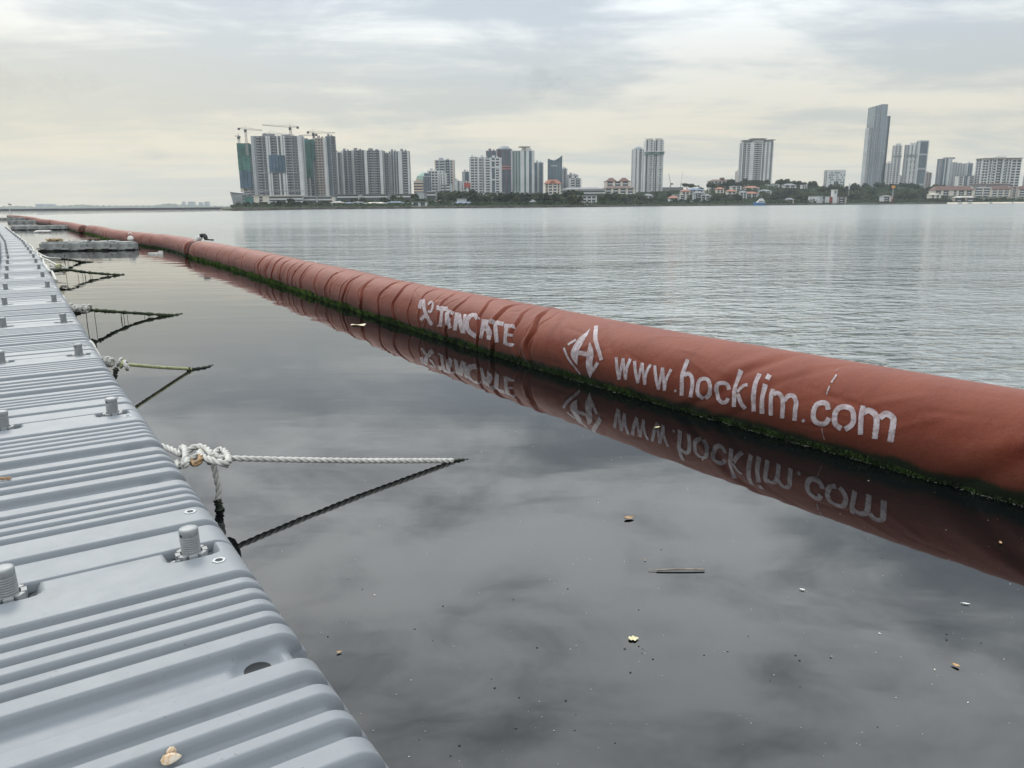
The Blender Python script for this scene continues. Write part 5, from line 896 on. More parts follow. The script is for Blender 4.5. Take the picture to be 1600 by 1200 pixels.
ROOFR = mat('orange_tile', (.33, .145, .10), .8, .25, .8)
ROOFB = mat('brown_tile', (.15, .085, .07), .85, .25, .5)
ROOFG = mat('grey_roof', (.20, .21, .22), .8, .2, .3)
ROOFU = mat('blue_roof', (.12, .18, .28), .7, .2, .3)
GRS = mat('grey_slab', (.30, .30, .33), .8, .1, .06)
WINB = mat('black_window', (.012, .013, .016), .5, spec=.2)
MM = {'W': FIN, 'C': CRE, 'G': GRY, 'M': MID, 'P': PUR, 'K': PNK, 'N': BRN, 'R': RED}
def facade(root, o, u, n, W, z0, H, spec, fl, slab=FIN, hide=()):
    """o corner, u along, n outward (unit 2-vectors); spec 'W3 D2 B4' widths relative"""
    tok = [(q[0], float(q[1:] or 1)) for q in spec.split()]; tot = sum(w_ for _, w_ in tok); x = 0; sl = MB()
    o = np.array(o, float); u = np.array(u, float); n = np.array(n, float)
    def bx(b, xa, xb, za, zb, pa, pb):
        q = [o+u*xa+n*pa, o+u*xb+n*pa, o+u*xb+n*pb, o+u*xa+n*pb]
        v = [(c[0], c[1], za) for c in q]+[(c[0], c[1], zb) for c in q]
        b.add(v, [(0, 1, 2, 3)[::-1], (4, 5, 6, 7), (0, 1, 5, 4), (1, 2, 6, 5), (2, 3, 7, 6), (3, 0, 4, 7)])
    for (c, w_) in tok:
        wd = w_/tot*W; xa, xb = x, x+wd; x += wd
        if c in MM:
            b = MB(); bx(b, xa, xb, z0, z0+H+.6, .0, .9 if c != 'M' else .5); b.build('pier', MM[c], root)
        elif c in 'DBLEF':
            g = {'D': GLS, 'B': GLS, 'L': GLB, 'E': GLG, 'F': GLS}[c]
            b = MB(); bx(b, xa+.02, xb-.02, z0, z0+H, .0, .12); b.build('window_strip', g, root)
            if c in 'DB':
                k = z0+fl*.2
                while k < z0+H-.3:
                    ex = (wd*.08 if c == 'B' else wd*.22)
                    bx(sl, xa+ex, xb-ex, k, k+fl*(.40 if c == 'B' else .30), .12, .95 if c == 'B' else .35); k += fl
            elif c in 'LEF':
                k = z0+fl
                while k < z0+H-.3:
                    if c == 'F': bx(sl, xa, xb, k, k+fl*.5, .12, .4)
                    k += fl
                nm = max(1, int(wd/3.2)); 
                if c != 'F':
                    for i in range(1, nm): bx(sl, xa+wd*i/nm-.12, xa+wd*i/nm+.12, z0, z0+H, .12, .3)
        elif c == 'Q':       # punched windows one by one
            b = MB(); bx(b, xa, xb, z0, z0+H, .0, .5); b.build('wall_panel', MM['W'], root)
            k = z0+fl*.3; nw = max(1, round(wd/6.5))
            while k < z0+H-fl*.5:
                for i in range(nw):
                    xx = xa+wd*(i+.5)/nw; b = MB(); bx(b, xx-wd/nw*.36, xx+wd/nw*.36, k, k+fl*.6, .5, .62); b.build('window', WINB, root)
                k += fl
    if sl.k: sl.build('floor_bands', slab, root, kind='stuff')
NB = [0]
def tower(lab, x0, x1, yt, t, spec, core='G', depth=None, fl=3.1, side=None, slab=FIN, yaw=0, top='box', name='tower_block', cat='tower', z0=0.0, ybase=None, dabs=None):
    xm = (x0+x1)/2; d = dabs or shore_d(xm)+t; p0 = atd(x0, hz(x0), d); p1 = atd(x1, hz(x1), d); W = p1[0]-p0[0]
    H = zat(xm, yt, d); dp = depth*W if depth else max(10, min(W*.6, 26)); zb = 0.0
    r = thing(name, lab, cat, (p0[0], p0[1], 0), math.radians(yaw))
    b = MB(); b.box(.0, .01, zb, W, dp, H); b.build('wall', MM[core], r)
    h = H-zb
    facade(r, (0, 0), (1, 0), (0, -1), W, zb, h, spec, fl, slab)
    side = side or 'W1 D2 G1 D2 W1'
    if xm < 820: facade(r, (W, .3), (0, 1), (1, 0), dp-.3, zb, h, side, fl, slab)
    if xm > 780: facade(r, (0, .3), (0, 1), (-1, 0), dp-.3, zb, h, side, fl, slab)
    if top == 'box':
        b = MB(); b.box(W*.22, dp*.2, H, W*.45, dp*.6, H+3.2); b.build('roof_plant', MM[core], r)
        b = MB(); b.box(W*.6, dp*.3, H, W*.75, dp*.6, H+2.2); b.build('roof_plant', MM[core], r)
    b = MB(); b.box(-.2, -.2+1.2, H, W+.2, dp+.2, H+.5); b.build('roof', ROOFG, r)
    return r, W, H, dp
def box_part(r, nm, m, *a):
    b = MB(); b.box(*a); return b.build(nm, m, r)
def net(r, x0, x1, z0, z1, m, n=4):
    for i in range(n):
        a = x0+(x1-x0)*i/n; c = x0+(x1-x0)*(i+1)/n; box_part(r, 'scaffold_net', m, a+.15, -2.2, z0+rnd.uniform(-.3, .3), c-.15, -1.3, z1+rnd.uniform(-.3, .3))
# --- left cluster, towers under construction (x in the photograph, at the foot)
U = lambda x: 360+x/8.0
V_ = lambda y: 190+y/8.0
r, W, H, dp = tower('leftmost tower wrapped in green and blue net, with a mast crane before it', U(150), U(318), V_(285), 330, 'C4 D3 B4 M2 D3', 'M', top='')
net(r, 0, W*.98, H*.86, H+1.5, NETG, 3); net(r, 0, W*.9, H*.60, H*.855, NETG, 3); net(r, .3, W*.9, H*.335, H*.595, NETB, 3)
r, W, H, dp = tower('tallest and widest grey tower slab with a blue net square in its middle', U(326), U(938), V_(184), 300, 'G4 M3 B5 D2 M2 D3 M1 W3 M1 W2 D3 B3 M1 D2 W2 D3 W3 M1 W2 B3 D2 B3 M2 D3 M1 D3 W5', 'M', .2, slab=GRS)
net(r, W*.335, W*.665, H*.51, H*.745, NETB, 5)
for f in (.25, .5): box_part(r, 'joint_line', GRY, 0, -1.25, H*f, W, -.92, H*f+.7)
r, W, H, dp = tower('tower half hidden right of the tallest slab, green net over its top', U(936), U(1105), V_(240), 330, 'D3 B3 G2 D3 G1 M2', 'M', .5, slab=GRS)
net(r, 0, W*1.0, H*.71, H+1.5, NETG, 4); net(r, 0, W*.80, H*.47, H*.705, NETG, 3)
tower('brownish tower with one bright white fin, right of the green netted tower', U(1106), U(1238), V_(208), 322, 'B3 N1 B3 N1 B2 N1 W3', 'N', .45, slab=BRN)
tower('dark smooth tower with a stepped top closing the left group', U(1236), U(1345), V_(186), 326, 'L5 M1 D3', 'M', .5, side='M1 L3 M1', slab=MID)
def crane(lab, px, yt, yb, xa, xb, ya, yb2, t, luff=None):
    d = shore_d(px)+t; s = d/F*.9742; g = atd(px, hz(px), d); z = lambda y: zat(px, y, d)
    r = thing('tower_crane', lab, 'crane', (g[0], g[1], 0)); m = mat('crane_steel', (.36, .34, .31), .6)
    zt, zb = z(yt), z(yb); w_ = .95; b = MB()
    for sx in (-w_, w_):
        for sy in (-w_, w_): b.bar((sx, sy, zb), (sx, sy, zt), .26)
    k = zb
    while k < zt-2: b.bar((-w_, -w_, k), (w_, -w_, k+2.2), .15, 3); b.bar((w_, -w_, k+2.2), (-w_, -w_, k+4.4), .15, 3); k += 4.4
    b.build('mast', m, r)
    L = (xa-px)*s; Rr = (xb-px)*s; za, zc = z(ya), z(yb2)
    b = MB()
    for (ex, ez) in ((L, za), (Rr, zc)):
        b.bar((0, -.5, zt-1), (ex, -.5, ez), .38); b.bar((0, .5, zt-1), (ex, .5, ez), .38); b.bar((0, 0, zt+1.0), (ex, 0, ez+.5), .25)
    b.build('jib', m, r)
    b = MB(); sh = L if abs(L) < abs(Rr) else Rr; b.box(sh-1.2, -1, (za if sh == L else zc)-2.0, sh+1.2, 1, (za if sh == L else zc)+.4); b.build('counterweight', mat('dark_steel', (.05, .05, .05), .7), r)
    b = MB(); b.box(-1.3, -2.2, zt-4.2, 1.3, -.9, zt-1.4); b.build('cab', _mats['dark_steel'], r)
    b = MB(); b.bar((0, 0, zt), (0, 0, zt+3.6), .3, r2=.1); b.bar((0, 0, zt+3.6), (sh*.8, 0, zt+.4), .10, 3); b.bar((0, 0, zt+3.6), ((Rr if sh == L else L)*.55, 0, (zt+(zc if sh == L else za))/2+.6), .10, 3); b.build('tie_rods', m, r)
crane('short crane on a tall mast before the leftmost netted tower', U(178), V_(178), V_(880), U(128), U(186), V_(182), V_(184), 322)
crane('crane rising between the leftmost tower and the tallest slab', U(252)+2, V_(88), V_(420), U(172)+2, U(455)+2, V_(82), V_(112), 332)
crane('low crane on the roof of the tallest slab, second from its right', U(566), V_(152), V_(190), U(495), U(860), V_(152), V_(172), 318)
crane('tallest crane above the right part of the widest slab, long jib pointing left', U(817), V_(60), V_(190), U(480), U(908), V_(42), V_(66), 318)
crane('crane over the green netted tower with its jib pointing right', U(1095), V_(132), V_(225), U(1030), U(1360), V_(126), V_(144), 338)
crane('lower crane behind the green netted tower with its jib pointing left', U(1100), V_(164), V_(225), U(920), U(1130), V_(172), V_(158), 350)
def lowrise(lab, x0, x1, yt, t, spec, core='W', yb=None, fl=3.2, depth=.35, roof=ROOFG, pitched=0, name='low_building', slab=FIN, cat='building'):
    xm = (x0+x1)/2; d = shore_d(xm)+t; p0 = atd(x0, hz(x0), d); p1 = atd(x1, hz(x1), d); W = p1[0]-p0[0]; H = zat(xm, yt, d)
    z0 = land_h(xm, t)-1.5 if yb is None else max(.2, zat(xm, yb, d))-.8; dp = max(7, min(W*depth, 18))
    if H < z0+2.5: H = z0+2.5
    r = thing(name, lab, cat, (p0[0], p0[1], 0)); b = MB(); b.box(0, 0.01, z0, W, dp, H); b.build('wall', MM.get(core, FIN), r)
    facade(r, (0, 0), (1, 0), (0, -1), W, z0, H-z0, spec, fl, slab)
    if pitched:
        b = MB(); e = 1.0; hh = pitched; b.add([(-e, -e-1, H), (W+e, -e-1, H), (W+e, dp+e, H), (-e, dp+e, H), (min(dp/2, W*.3), dp/2, H+hh), (W-min(dp/2, W*.3), dp/2, H+hh)], [(0, 1, 5, 4), (1, 2, 5), (2, 3, 4, 5), (3, 0, 4), (3, 2, 1, 0)]); b.build('roof', roof, r)
    else:
        b = MB(); b.box(-.5, -1.4, H, W+.5, dp+.5, H+.6); b.build('roof', roof, r)
    return r, W, H, dp, z0
lowrise('long pale podium deck under the tallest slab with two white end blocks', U(305), U(905), V_(932), 200, 'C5 D3 C6 F30', 'G', V_(1040), 3.0, .08, CRE)
lowrise('long grey striped podium right of the pale deck', U(905), U(1310), V_(942), 210, 'F10 G1 F10 C2', 'G', V_(1010), 3, .08)
lowrise('small brown and grey block beside a green net at the foot of the leftmost tower', U(160), U(345), V_(925), 235, 'D2 M1 D2 N3', 'G', V_(1030))
r, W, H, dp, z0 = lowrise('low structure wrapped in green net next to the sail shaped building', U(192), U(290), V_(940), 190, 'M1', 'M', V_(1035)); net(r, 0, W, z0, H, NETG, 2)
# sail-shaped building
d = shore_d(372)+215; s = d/F*.9742; g = atd(U(10), hz(361), d); sail = thing('sail_building', 'pale grey sail shaped building with a pointed prow at the left end of the city', 'building', (g[0], g[1], 0))
zz = lambda y: zat(365, y, d); xx = lambda x: (U(x)-U(10))*s
b = MB(); v = [(xx(10), 0, zz(V_(876))), (xx(165), 0, zz(V_(892))), (xx(168), 0, 0), (xx(55), 0, 0), (xx(40), 14, zz(V_(890))), (xx(165), 22, zz(V_(892))), (xx(168), 22, 0), (xx(80), 14, 0)]
b.add(v, [(3, 2, 1, 0), (4, 5, 6, 7), (0, 1, 5, 4), (1, 2, 6, 5), (3, 0, 4, 7), (2, 3, 7, 6)]); b.build('wall', GRY, sail)
b = MB(); b.add([(xx(8), -1, zz(V_(874))), (xx(30), -3, zz(V_(876))), (xx(150), -3, 1), (xx(122), -1, 1)], [(0, 3, 2, 1)]); b.add([(xx(8), -1, zz(V_(874))), (xx(168), 6, zz(V_(888))), (xx(168), -2, zz(V_(894))), (xx(30), -3, zz(V_(880)))], [(0, 3, 2, 1)])
b.build('roof', FIN, sail)
for k in range(7):
    f = k/6; box_part(sail, 'roof_rib', GRY, xx(45+f*110), -2.2+f*.3, 1, xx(47+f*110), -1.2, zz(V_(880))*(.35+.0*f)+8)
# --- second cluster of slabs
for i, (x0, x1, yt, sp, lab) in enumerate([
    (527, 537, 239, 'W3 D2 M1', 'narrow slab at the left end of the second group of grey towers'),
    (537, 552.5, 236, 'W3 D3 M2 D3', 'second slab from the left in the second group of grey towers'),
    (552.5, 573, 235, 'W3 M1 B4 D3 M1 D2', 'third slab from the left in the second group of grey towers'),
    (573, 601, 235.5, 'W3 D3 B3 M1 B3 D3 W3', 'widest slab in the middle of the second group of grey towers'),
    (601, 611, 240, 'M2 D3 M1', 'dark narrow recess tower in the second group, right of the widest slab'),
    (611, 625, 237, 'D1 G1 D1 G1 D1 G1 D1', 'finely striped slab in the second group of grey towers'),
    (625, 642, 236.5, 'W4 M1 B5 W2', 'rightmost slab of the second group, with a white left fin')]):
    tower(lab, x0, x1, yt, 380+6*(i % 3), sp, 'M', .45, side='M1 D2 W1 B3 M1', slab=GRS)
lowrise('grey parking podium below the second group of towers', 528, 646, 304, 260, 'F5 G1 F6 M2 F4', 'M', 312)
# --- middle cluster
C5 = lambda x: 630+x/5.333
Y5 = lambda y: 200+y/5.333
K = lambda x: 640+x/11.43
KY = lambda y: 230+y/11.43
tower('pinkish grey tower with stepped shoulders, tallest of the left middle group', K(470), K(800), KY(235), 330, 'K1 F3 G1 F5 G1 D4 G1 F2 K1', 'G', slab=GRY)
r, W, H, dp = tower('striped pink beige block with a green dome behind it', K(88), K(255), KY(612), 260, 'F1', 'K', slab=PNK)
dm = thing('domed_building', 'pale green domed roof behind the pink beige block', 'building', (r.location[0]+9, r.location[1]+24, 0)); b = MB(); b.lathe([(9, 0), (9, H+3), (8, H+7), (4.5, H+10), (.3, H+12)], 12); b.build('dome', mat('copper_green', (.28, .38, .33), .7), dm)
# dark cylinder
d = shore_d(668)+255; s = d/F*.9742; g = atd(K(325), hz(668), d); H = zat(668, KY(460), d); R = (K(395)-K(255))*s/2
cy = thing('round_tower', 'dark blue cylindrical tower with a ringed crown', 'tower', (g[0], g[1]+R, 0))
b = MB(); b.lathe([(R, 0), (R, H*.86), (R*1.02, H*.86), (R*1.02, H*.9), (R*.78, H*.9), (R*.82, H)], 24); b.build('glass_drum', GLB, cy)
b = MB(); b.lathe([(R*1.04, H*.895), (R*1.04, H*.915)], 24); b.lathe([(R*.86, H*.985), (R*.86, H)], 24); b.build('crown_ring', GRY, cy)
for k in range(5):
    a = math.radians(200+35*k); box_part(cy, 'mullion', MID, R*math.cos(a)-.25, R*math.sin(a)-.35, 0, R*math.cos(a)+.25, R*math.sin(a)+.1, H*.86)
tower('pale gridded tower with a rounded top right of the dark cylinder', K(335), K(540), KY(425), 275, 'W2 B3 W1 B3 W1 B3 W2', 'W')
tower('white narrow tower in front of the pinkish grey tower', K(555), K(655), KY(470), 270, 'W1 D1 W2 D1 W1', 'W')
tower('short grey block with a dark flat roof plate', K(545), K(745), KY(680), 240, 'G1 B3 M1 B3 G1', 'G', top='')
tower('light grey tower with a angled top behind the trees', K(800), K(910), KY(610), 300, 'G1 W2 G1 D1 G1', 'G')
tower('white narrow block left of the red topped block', K(915), K(985), KY(650), 262, 'W2 D1 W2', 'W')
r, W, H, dp = tower('white striped block with a red top', K(985), K(1090), KY(650), 255, 'B1 W1 B1', 'W'); box_part(r, 'red_panel', RED, -.3, -1.5, H*.84, W+.3, -1.0, H+1)
tower('grey frame tower with a dark blue glass face', K(950), K(1085), KY(445), 340, 'G3 L4 G1', 'G')
tower('dark plum tower with a rounded top, left of the red banded one', 760.5, 778, 236, 380, 'P1 L2 P1 L2 P1', 'P', slab=PUR)
r, W, H, dp = tower('dark plum glass tower with a round white crown and red bands', 777, 800, 233.5, 360, 'P1 D2 P1 L2 P1 L2 P1', 'P', slab=PUR, top='')
b = MB(); b.lathe([(W*.42, 0), (W*.40, 2), (W*.3, 4.0), (.1, 5.2)], 20, (W*.5, dp*.5, H)); b.build('crown', GRY, r)
for zf in (.70, .66, .06): box_part(r, 'red_band', mat('rose_band', (.50, .20, .18), .7), 0, -1.3, H*zf, W, -.95, H*zf+1.3)
tower('white lattice tower, left third of the big white stepped complex', K(1078), K(1235), KY(185), 300, 'W2 B4 W1 B3 W1', 'W', .5)
tower('white and grey patchwork tower in the middle of the white stepped complex', K(1235), K(1450), KY(190), 296, 'W1 B2 G1 D1 W2 F4', 'W', .5)
r, W, H, dp = tower('white framed tower with a gridded face, right third of the white stepped complex', K(1440), 783.5, 247, 286, 'W2 L3 W1 B3 W2', 'W', .5)
for zf in (.93, .80, .55): box_part(r, 'floor_frame', FIN, 0, -1.4, H*zf, W, -.9, H*zf+1.6)
lowrise('white two storey podium below the white stepped complex', 744.5, 788, 301.5, 180, 'W1 B3 W1 B3 N1 B3 W1 B3 W1', 'W', 311)
r, W, H, dp = tower('broad pale grey tower with green glass stripes and a flat disc on top', 800, 834, 236, 330, 'G1 E2 G1 E2 G1 E2 W4 E2 W3 L3 W2', 'G', .5, side='W1 E2 W1', top='')
box_part(r, 'roof_plant', FIN, W*.45, dp*.2, H, W*.9, dp*.7, H+3.4)
b = MB(); b.lathe([(W*.26, 0), (W*.28, .5), (W*.28, 1.2), (W*.1, 1.5)], 20, (W*.58, dp*.4, H+4.6)); b.build('roof_disc', CRE, r); box_part(r, 'roof_stem', FIN, W*.54, dp*.3, H+3.4, W*.62, dp*.5, H+4.6)
lowrise('white colonnaded hall at the foot of the broad grey tower', 797, 815, 303, 170, 'W1 D1 W1 D1 W1 D1 W1 D1 W1', 'W', 313, fl=20)
lowrise('white banded podium right of the colonnaded hall', 815, 841, 302, 176, 'F1', 'W', 312)
tower('blue grey glass tower with a stepped pale top right of the broad grey tower', 834.5, 849, 254.5, 400, 'L3 G2 L3 G1', 'G')
r, W, H, dp = tower('dark blue glass tower with a curved swallowtail roof', 856, 878, 252.5, 380, 'L1', 'M', .45, side='L1', slab=MID, top='')
b = MB(); n = 12; V = []
for i in range(n+1):
    f = i/n; h_ = 1.5+4.5*abs(f-.42)**1.4*(1.6 if f > .42 else 1.0)*2; V.append([(W*f, -.2, H-1), (W*f, -.2, H+h_), (W*f, dp*.7, H+h_), (W*f, dp*.7, H-1)])
ob('curved_roof', gridmesh('curved_roof', np.array(V), GLB, smooth=False), r)
box_part(r, 'roof_sign', FIN, W*.22, -.6, H*.90, W*.66, -.35, H*.915)
tower('pale slim tower directly right of the swallowtail glass tower', 878, 886, 264, 392, 'G1 D1 G1', 'G'); tower('grey square block behind the low pale one', 886, 903, 273.5, 400, 'G1 D1 G2 D1 G1', 'G'); tower('low pale block with a gridded front at the right of the middle group', 889, 908, 279, 370, 'W1 B2 G1 D2 W1', 'W')
r, W, H, dp, z0 = lowrise('white apartment block with a salmon red hipped roof', 851, 876, 287, 190, 'C1 D1 C1 B2 C1 B2 C1 D1 C1', 'C', 309, roof=ROOFR, pitched=4.5)
box_part(r, 'roof_gable', ROOFR, W*.35, -1.6, H, W*.62, 2, H+3.2)
r, W, H, dp, z0 = lowrise('very long low building with a dark curved roof right of the red roofed block', 876, 945, 296, 240, 'F1', 'M', 306, roof=ROOFG, pitched=2.5)
lowrise('white four storey waterfront block with open galleries', 902, 932, 306, 45, 'W1 B3 W1 B3 W1 B3 W1 B3 W1', 'W', 322, fl=3.0)
lowrise('long white industrial shed on the shore below the second tower group', 643, 668, 316, 40, 'W1 L2 W1 L2 W1', 'W', 323)
lowrise('white cube shaped shed above the blue roofed shed', 714.5, 729, 311, 60, 'W1', 'W', 318)
lowrise('low shed with a pale blue roof on the shore', 707, 740, 318, 35, 'M1 D2 M1', 'G', 322, roof=ROOFU, pitched=1.5)
for i, (x0, x1, c_) in enumerate([(518, 536, 'G'), (538, 550, 'W'), (552, 569, 'W'), (571, 603, 'W'), (605, 630, 'W'), (636, 642, 'W')]):
    lowrise('low white waterfront shed, %s from the left of the row below the grey towers' % ORD[i], x0, x1, 316.5+(i % 2)*1.2, 50+(i % 3)*8, 'W1 D1 W2 D1 W1', c_, 322.5, roof=[CRE, ROOFU, ROOFG][i % 3], pitched=1.0)
lowrise('grey stepped block at the foot of the dark cylinder tower', 650, 690, 300, 225, 'G3 M1 F3 G2', 'G', 309); lowrise('low salmon roofed shed below the wooded knoll', 683, 693, 315, 60, 'G1', 'G', 319, roof=ROOFR, pitched=1.2)
# --- right half
C6 = lambda x: 900+x/4.571
Y6 = lambda y: 180+y/4.571
r, W, H, dp, z0 = lowrise('cream apartment block with two dark hipped roofs, upper tier', C6(203), C6(385), Y6(475), 220, 'C1 B2 C1 B2 C1 B2 C1', 'C', 296, roof=ROOFB, pitched=0)
for f in (.05, .55):
    b = MB(); w2 = W*.42; x0 = W*f; b.add([(x0, -1, H+.6), (x0+w2, -1, H+.6), (x0+w2, dp, H+.6), (x0, dp, H+.6), (x0+w2*.35, dp/2, H+5), (x0+w2*.65, dp/2, H+5)], [(0, 1, 5, 4), (1, 2, 5), (2, 3, 4, 5), (3, 0, 4), (3, 2, 1, 0)]); b.build('hipped_roof', ROOFB, r)
lowrise('cream apartment block with dark hipped roofs, wider lower tier', C6(195), C6(420), Y6(520), 200, 'C1 B2 C1 B2 C1 B2 C1 B2 C1', 'C', 303, roof=ROOFB, pitched=2.2)
r, W, H, dp = tower('slim white tower with a rounded top, left of the linked twin towers', C6(400), C6(475), Y6(245), 330, 'W2 D1 W2 D2 W1 G1', 'W', .7, top='')
b = MB(); b.lathe([(W*.4, 0), (W*.38, 2.5), (W*.2, 4.5), (.1, 5)], 16, (W*.5, dp*.5, H)); b.build('rounded_top', GRY, r)
r = thing('twin_tower', 'pair of tall white towers joined by a bridge band near the top', 'tower'); 
d = shore_d(1018)+320; s = d/F*.9742; g = atd(C6(485), hz(1006), d); r.location = (g[0], g[1], 0)
for (xa, xb) in ((485, 545), (551, 613)):
    X0, X1 = (xa-485)/4.571*s, (xb-485)/4.571*s; H = zat(1018, Y6(178), d); q = box_part(r, 'tower_shaft', FIN, X0, 0, 0, X1, 22, H); W = X1-X0
    for f0, f1 in ((.10, .24), (.60, .80)): box_part(q, 'window_strip', GLS, X0+W*f0, -.5, 0, X0+W*f1, 0, H)
    b = MB(); k = 2.
    while k < H: b.box(X0+W*.58, -1.2, k, X0+W*.82, -.4, k+1.5); b.box(X0+W*.28, -.5, k, X0+W*.52, -.05, k+.6); k += 3.2
    b.build('balconies', FIN, q, kind='stuff')
    for k in range(7): box_part(q, 'balcony_box', GRY, X0+W*.56, -2.2, H*(.08+.12*k), X0+W*.86, -.6, H*(.08+.12*k)+H*.03)
    b = MB(); b.lathe([(W*.36, 0), (W*.36, 2), (W*.48, 2.2), (W*.48, 3.0), (W*.2, 4)], 16, (X0+W*.5, 9, H)); b.build('crown', CRE, q)
    b = MB(); b.box(X0-.6, -.9, H*.72, X0-.0, 20, H*.73); b.build('ledge', FIN, q)
HB = zat(1018, Y6(262), d); HB0 = zat(1018, Y6(282), d)
box_part(r, 'bridge', GLG, -.8, -2.2, HB0, (613-485)/4.571*s+.8, 20, HB); box_part(r, 'bridge_rim', FIN, -1.2, -2.8, HB, (613-485)/4.571*s+1.2, 20, HB+.9)
def luffer(lab, px, yt, px2, yb, t, c_):
    d = shore_d(px)+t; s = d/F*.9742; g = atd(px2, hz(px2), d); z = lambda y: zat(px, y, d); r = thing('luffing_crane', lab, 'crane', (g[0], g[1], 0))
    b = MB(); b.box(-.9, -.9, 0, .9, .9, z(yb)); b.build('mast', c_, r); b = MB(); b.bar((0, -.5, z(yb)), ((px-px2)*s, -.5, z(yt)), .35); b.bar((0, .5, z(yb)-1), ((px-px2)*s, .5, z(yt)), .35); b.build('jib', c_, r)
    b = MB(); b.box(.5, -1, z(yb)-1, 4, 1, z(yb)+1.2); b.build('counterweight', _mats['dark_steel'], r)
luffer('thin luffing crane right of the twin towers, its jib leaning left', 1043, 271, 1046.5, 287.5, 380, _mats['crane_steel']); luffer('faint distant luffing crane, right of the first thin one', 1065, 268, 1062.5, 287.5, 900, GRY)
lowrise('dark blue grey low flat block behind the trees right of the twin towers', C6(610), C6(760), Y6(518), 330, 'M1', 'M', 300)
r, W, H, dp, z0 = lowrise('white hotel like block with a dark mansard roof on the wooded hill', C6(945), C6(1125), Y6(472), 300, 'W1 D1 W1 D1 W1 D1 W1 D1 W1 D1 W1 D1 W1', 'W', 296, roof=ROOFB, pitched=3.0, fl=4)
box_part(r, 'roof_turret', ROOFB, W*.45, 2, H+2, W*.6, 8, H+5.5)
tower('small pinkish tower left of the big white residential tower', C6(1138), C6(1166), Y6(402), 500, 'K1 D1 K1', 'K')
r, W, H, dp = tower('big white residential tower with flying roof plates on the hill', C6(1172), C6(1384), Y6(195), 330, 'D3 W1 B3 W4 B3 D1 B4 W1 D2 W2 B2 W2 D2 W1', 'W', .4, top='')
for (a, c_, h_) in ((-.03, .3, 1.5), (.24, .74, 4.0), (.68, 1.04, 2.0)):
    box_part(r, 'roof_plate', ROOFG, W*a, -3, H+h_+1.4, W*c_, dp*.8, H+h_+2.3); box_part(r, 'roof_box', FIN, W*(a+.05), 1, H, W*(c_-.05), dp*.6, H+h_+1.4)
r, W, H, dp = tower('cube shaped grey block with a speckled window pattern and a dark square opening', 1290.5, 1317, 266, 360, 'W1', 'W', .6, top='')
r_ = random.Random(5)
for i in range(11):
    for j in range(9):
        if 3 < i < 7 and 1 < j < 5: continue
        if r_.random() < .62: box_part(r, 'window', GLB, W*(.03+i*.086), -1.05, H*(.36+j*.068), W*(.03+i*.086)+W*.055, -.92, H*(.36+j*.068)+H*.045)
box_part(r, 'square_opening', GLS, W*.35, -1.1, H*.49, W*.62, -.92, H*.68)
# tallest glass tower
SKG = mat('sky_glass', (.20, .245, .285), .22, .2, .02, metal=.35)
d = shore_d(1365)+340; s = d/F*.9742; C7 = lambda x: 1230+x/4.324; Y7 = lambda y: 140+y/4.324
g = atd(C7(512), hz(1350), d); zz = lambda y: zat(1362, Y7(y), d)
r = thing('glass_skyscraper', 'tallest glass skyscraper with staggered shafts on the right', 'skyscraper', (g[0], g[1], 0)); sc = s/4.324
for nm, xa, xb, yt, y0, m_, dpp in (('shaft', 0, 22, 255, 3, GRY, 18), ('shaft', 20, 60, 112, 0, SKG, 26), ('shaft', 58, 66, 106, 1.5, MID, 24), ('shaft', 64, 104, 100, 0, SKG, 26), ('shaft', 100, 131, 178, 2, SKG, 22)):
    q = box_part(r, nm, m_, xa*sc, y0, 0, xb*sc, dpp, zz(yt))
    for f in np.linspace(.0, 1, max(2, int((xb-xa)/13))): box_part(q, 'mullion', GRY if m_ is not GRY else MID, xa*sc+(xb-xa)*sc*f*.97, y0-.45, 0, xa*sc+(xb-xa)*sc*f*.97+.5, y0, zz(yt))
    b = MB(); k = 30.
    while k < zz(yt): b.box(xa*sc+.3, y0-.2, k, xb*sc-.3, y0-.02, k+.9); k += 30
    b.build('floor_lines', MID, q)
box_part(r, 'side_glass', GLS, 121*sc, 1.2, 0, 129*sc, 2.2, zz(180)); box_part(r, 'crown', GRY, 66*sc, 1, zz(100), 102*sc, 20, zz(98))
r, W, H, dp = tower('white apartment tower with a stepped crown and a dark neck, right of the skyscraper', C7(686), C7(738), Y7(380), 330, 'W1 B2 W1 B2 W1', 'W', .35, side='W1 B2 W1', top='')
box_part(r, 'neck_band', MID, -.2, -1.4, H*.80, W+.2, -.95, H*.84); box_part(r, 'crown', FIN, W*.25, .5, H, W*.85, dp*.8, H+4)
tower('lower white annex tower between the skyscraper and the crowned tower', C7(648), C7(690), Y7(497), 322, 'W1 B3 W1 B2 W1', 'W', .35)
tower('small pale far tower between two apartment towers', C7(738), C7(764), Y7(588), 420, 'W1 D1 W1', 'G')
r, W, H, dp = tower('white gridded tower with a dark neck, left neighbour of the blue glass tower', C7(768), C7(842), Y7(375), 335, 'G1 D1 W2 D1 W2 D1 G1', 'W', .3, side='G1 D2 G1', top='')
for k in range(9): box_part(r, 'grid_band', FIN, W*.15, -1.5, H*(.05+.087*k), W*.85, -.9, H*(.05+.087*k)+1.6)
box_part(r, 'neck_band', MID, -.2, -1.5, H*.80, W+.2, -.95, H*.84); box_part(r, 'crown', FIN, W*.4, .5, H, W*.85, dp*.8, H+4)
r, W, H, dp = tower('blue glass tower in a white frame, tallest of the three right of the skyscraper', C7(843), C7(913), Y7(350), 345, 'W2 L8 G1', 'G', .28, side='G1 L3 G1', slab=MID, top='')
for k in (.3, .55, .78): box_part(r, 'refuge_band', GRY, W*.18, -.6, H*k, W*.92, -.31, H*k+3)
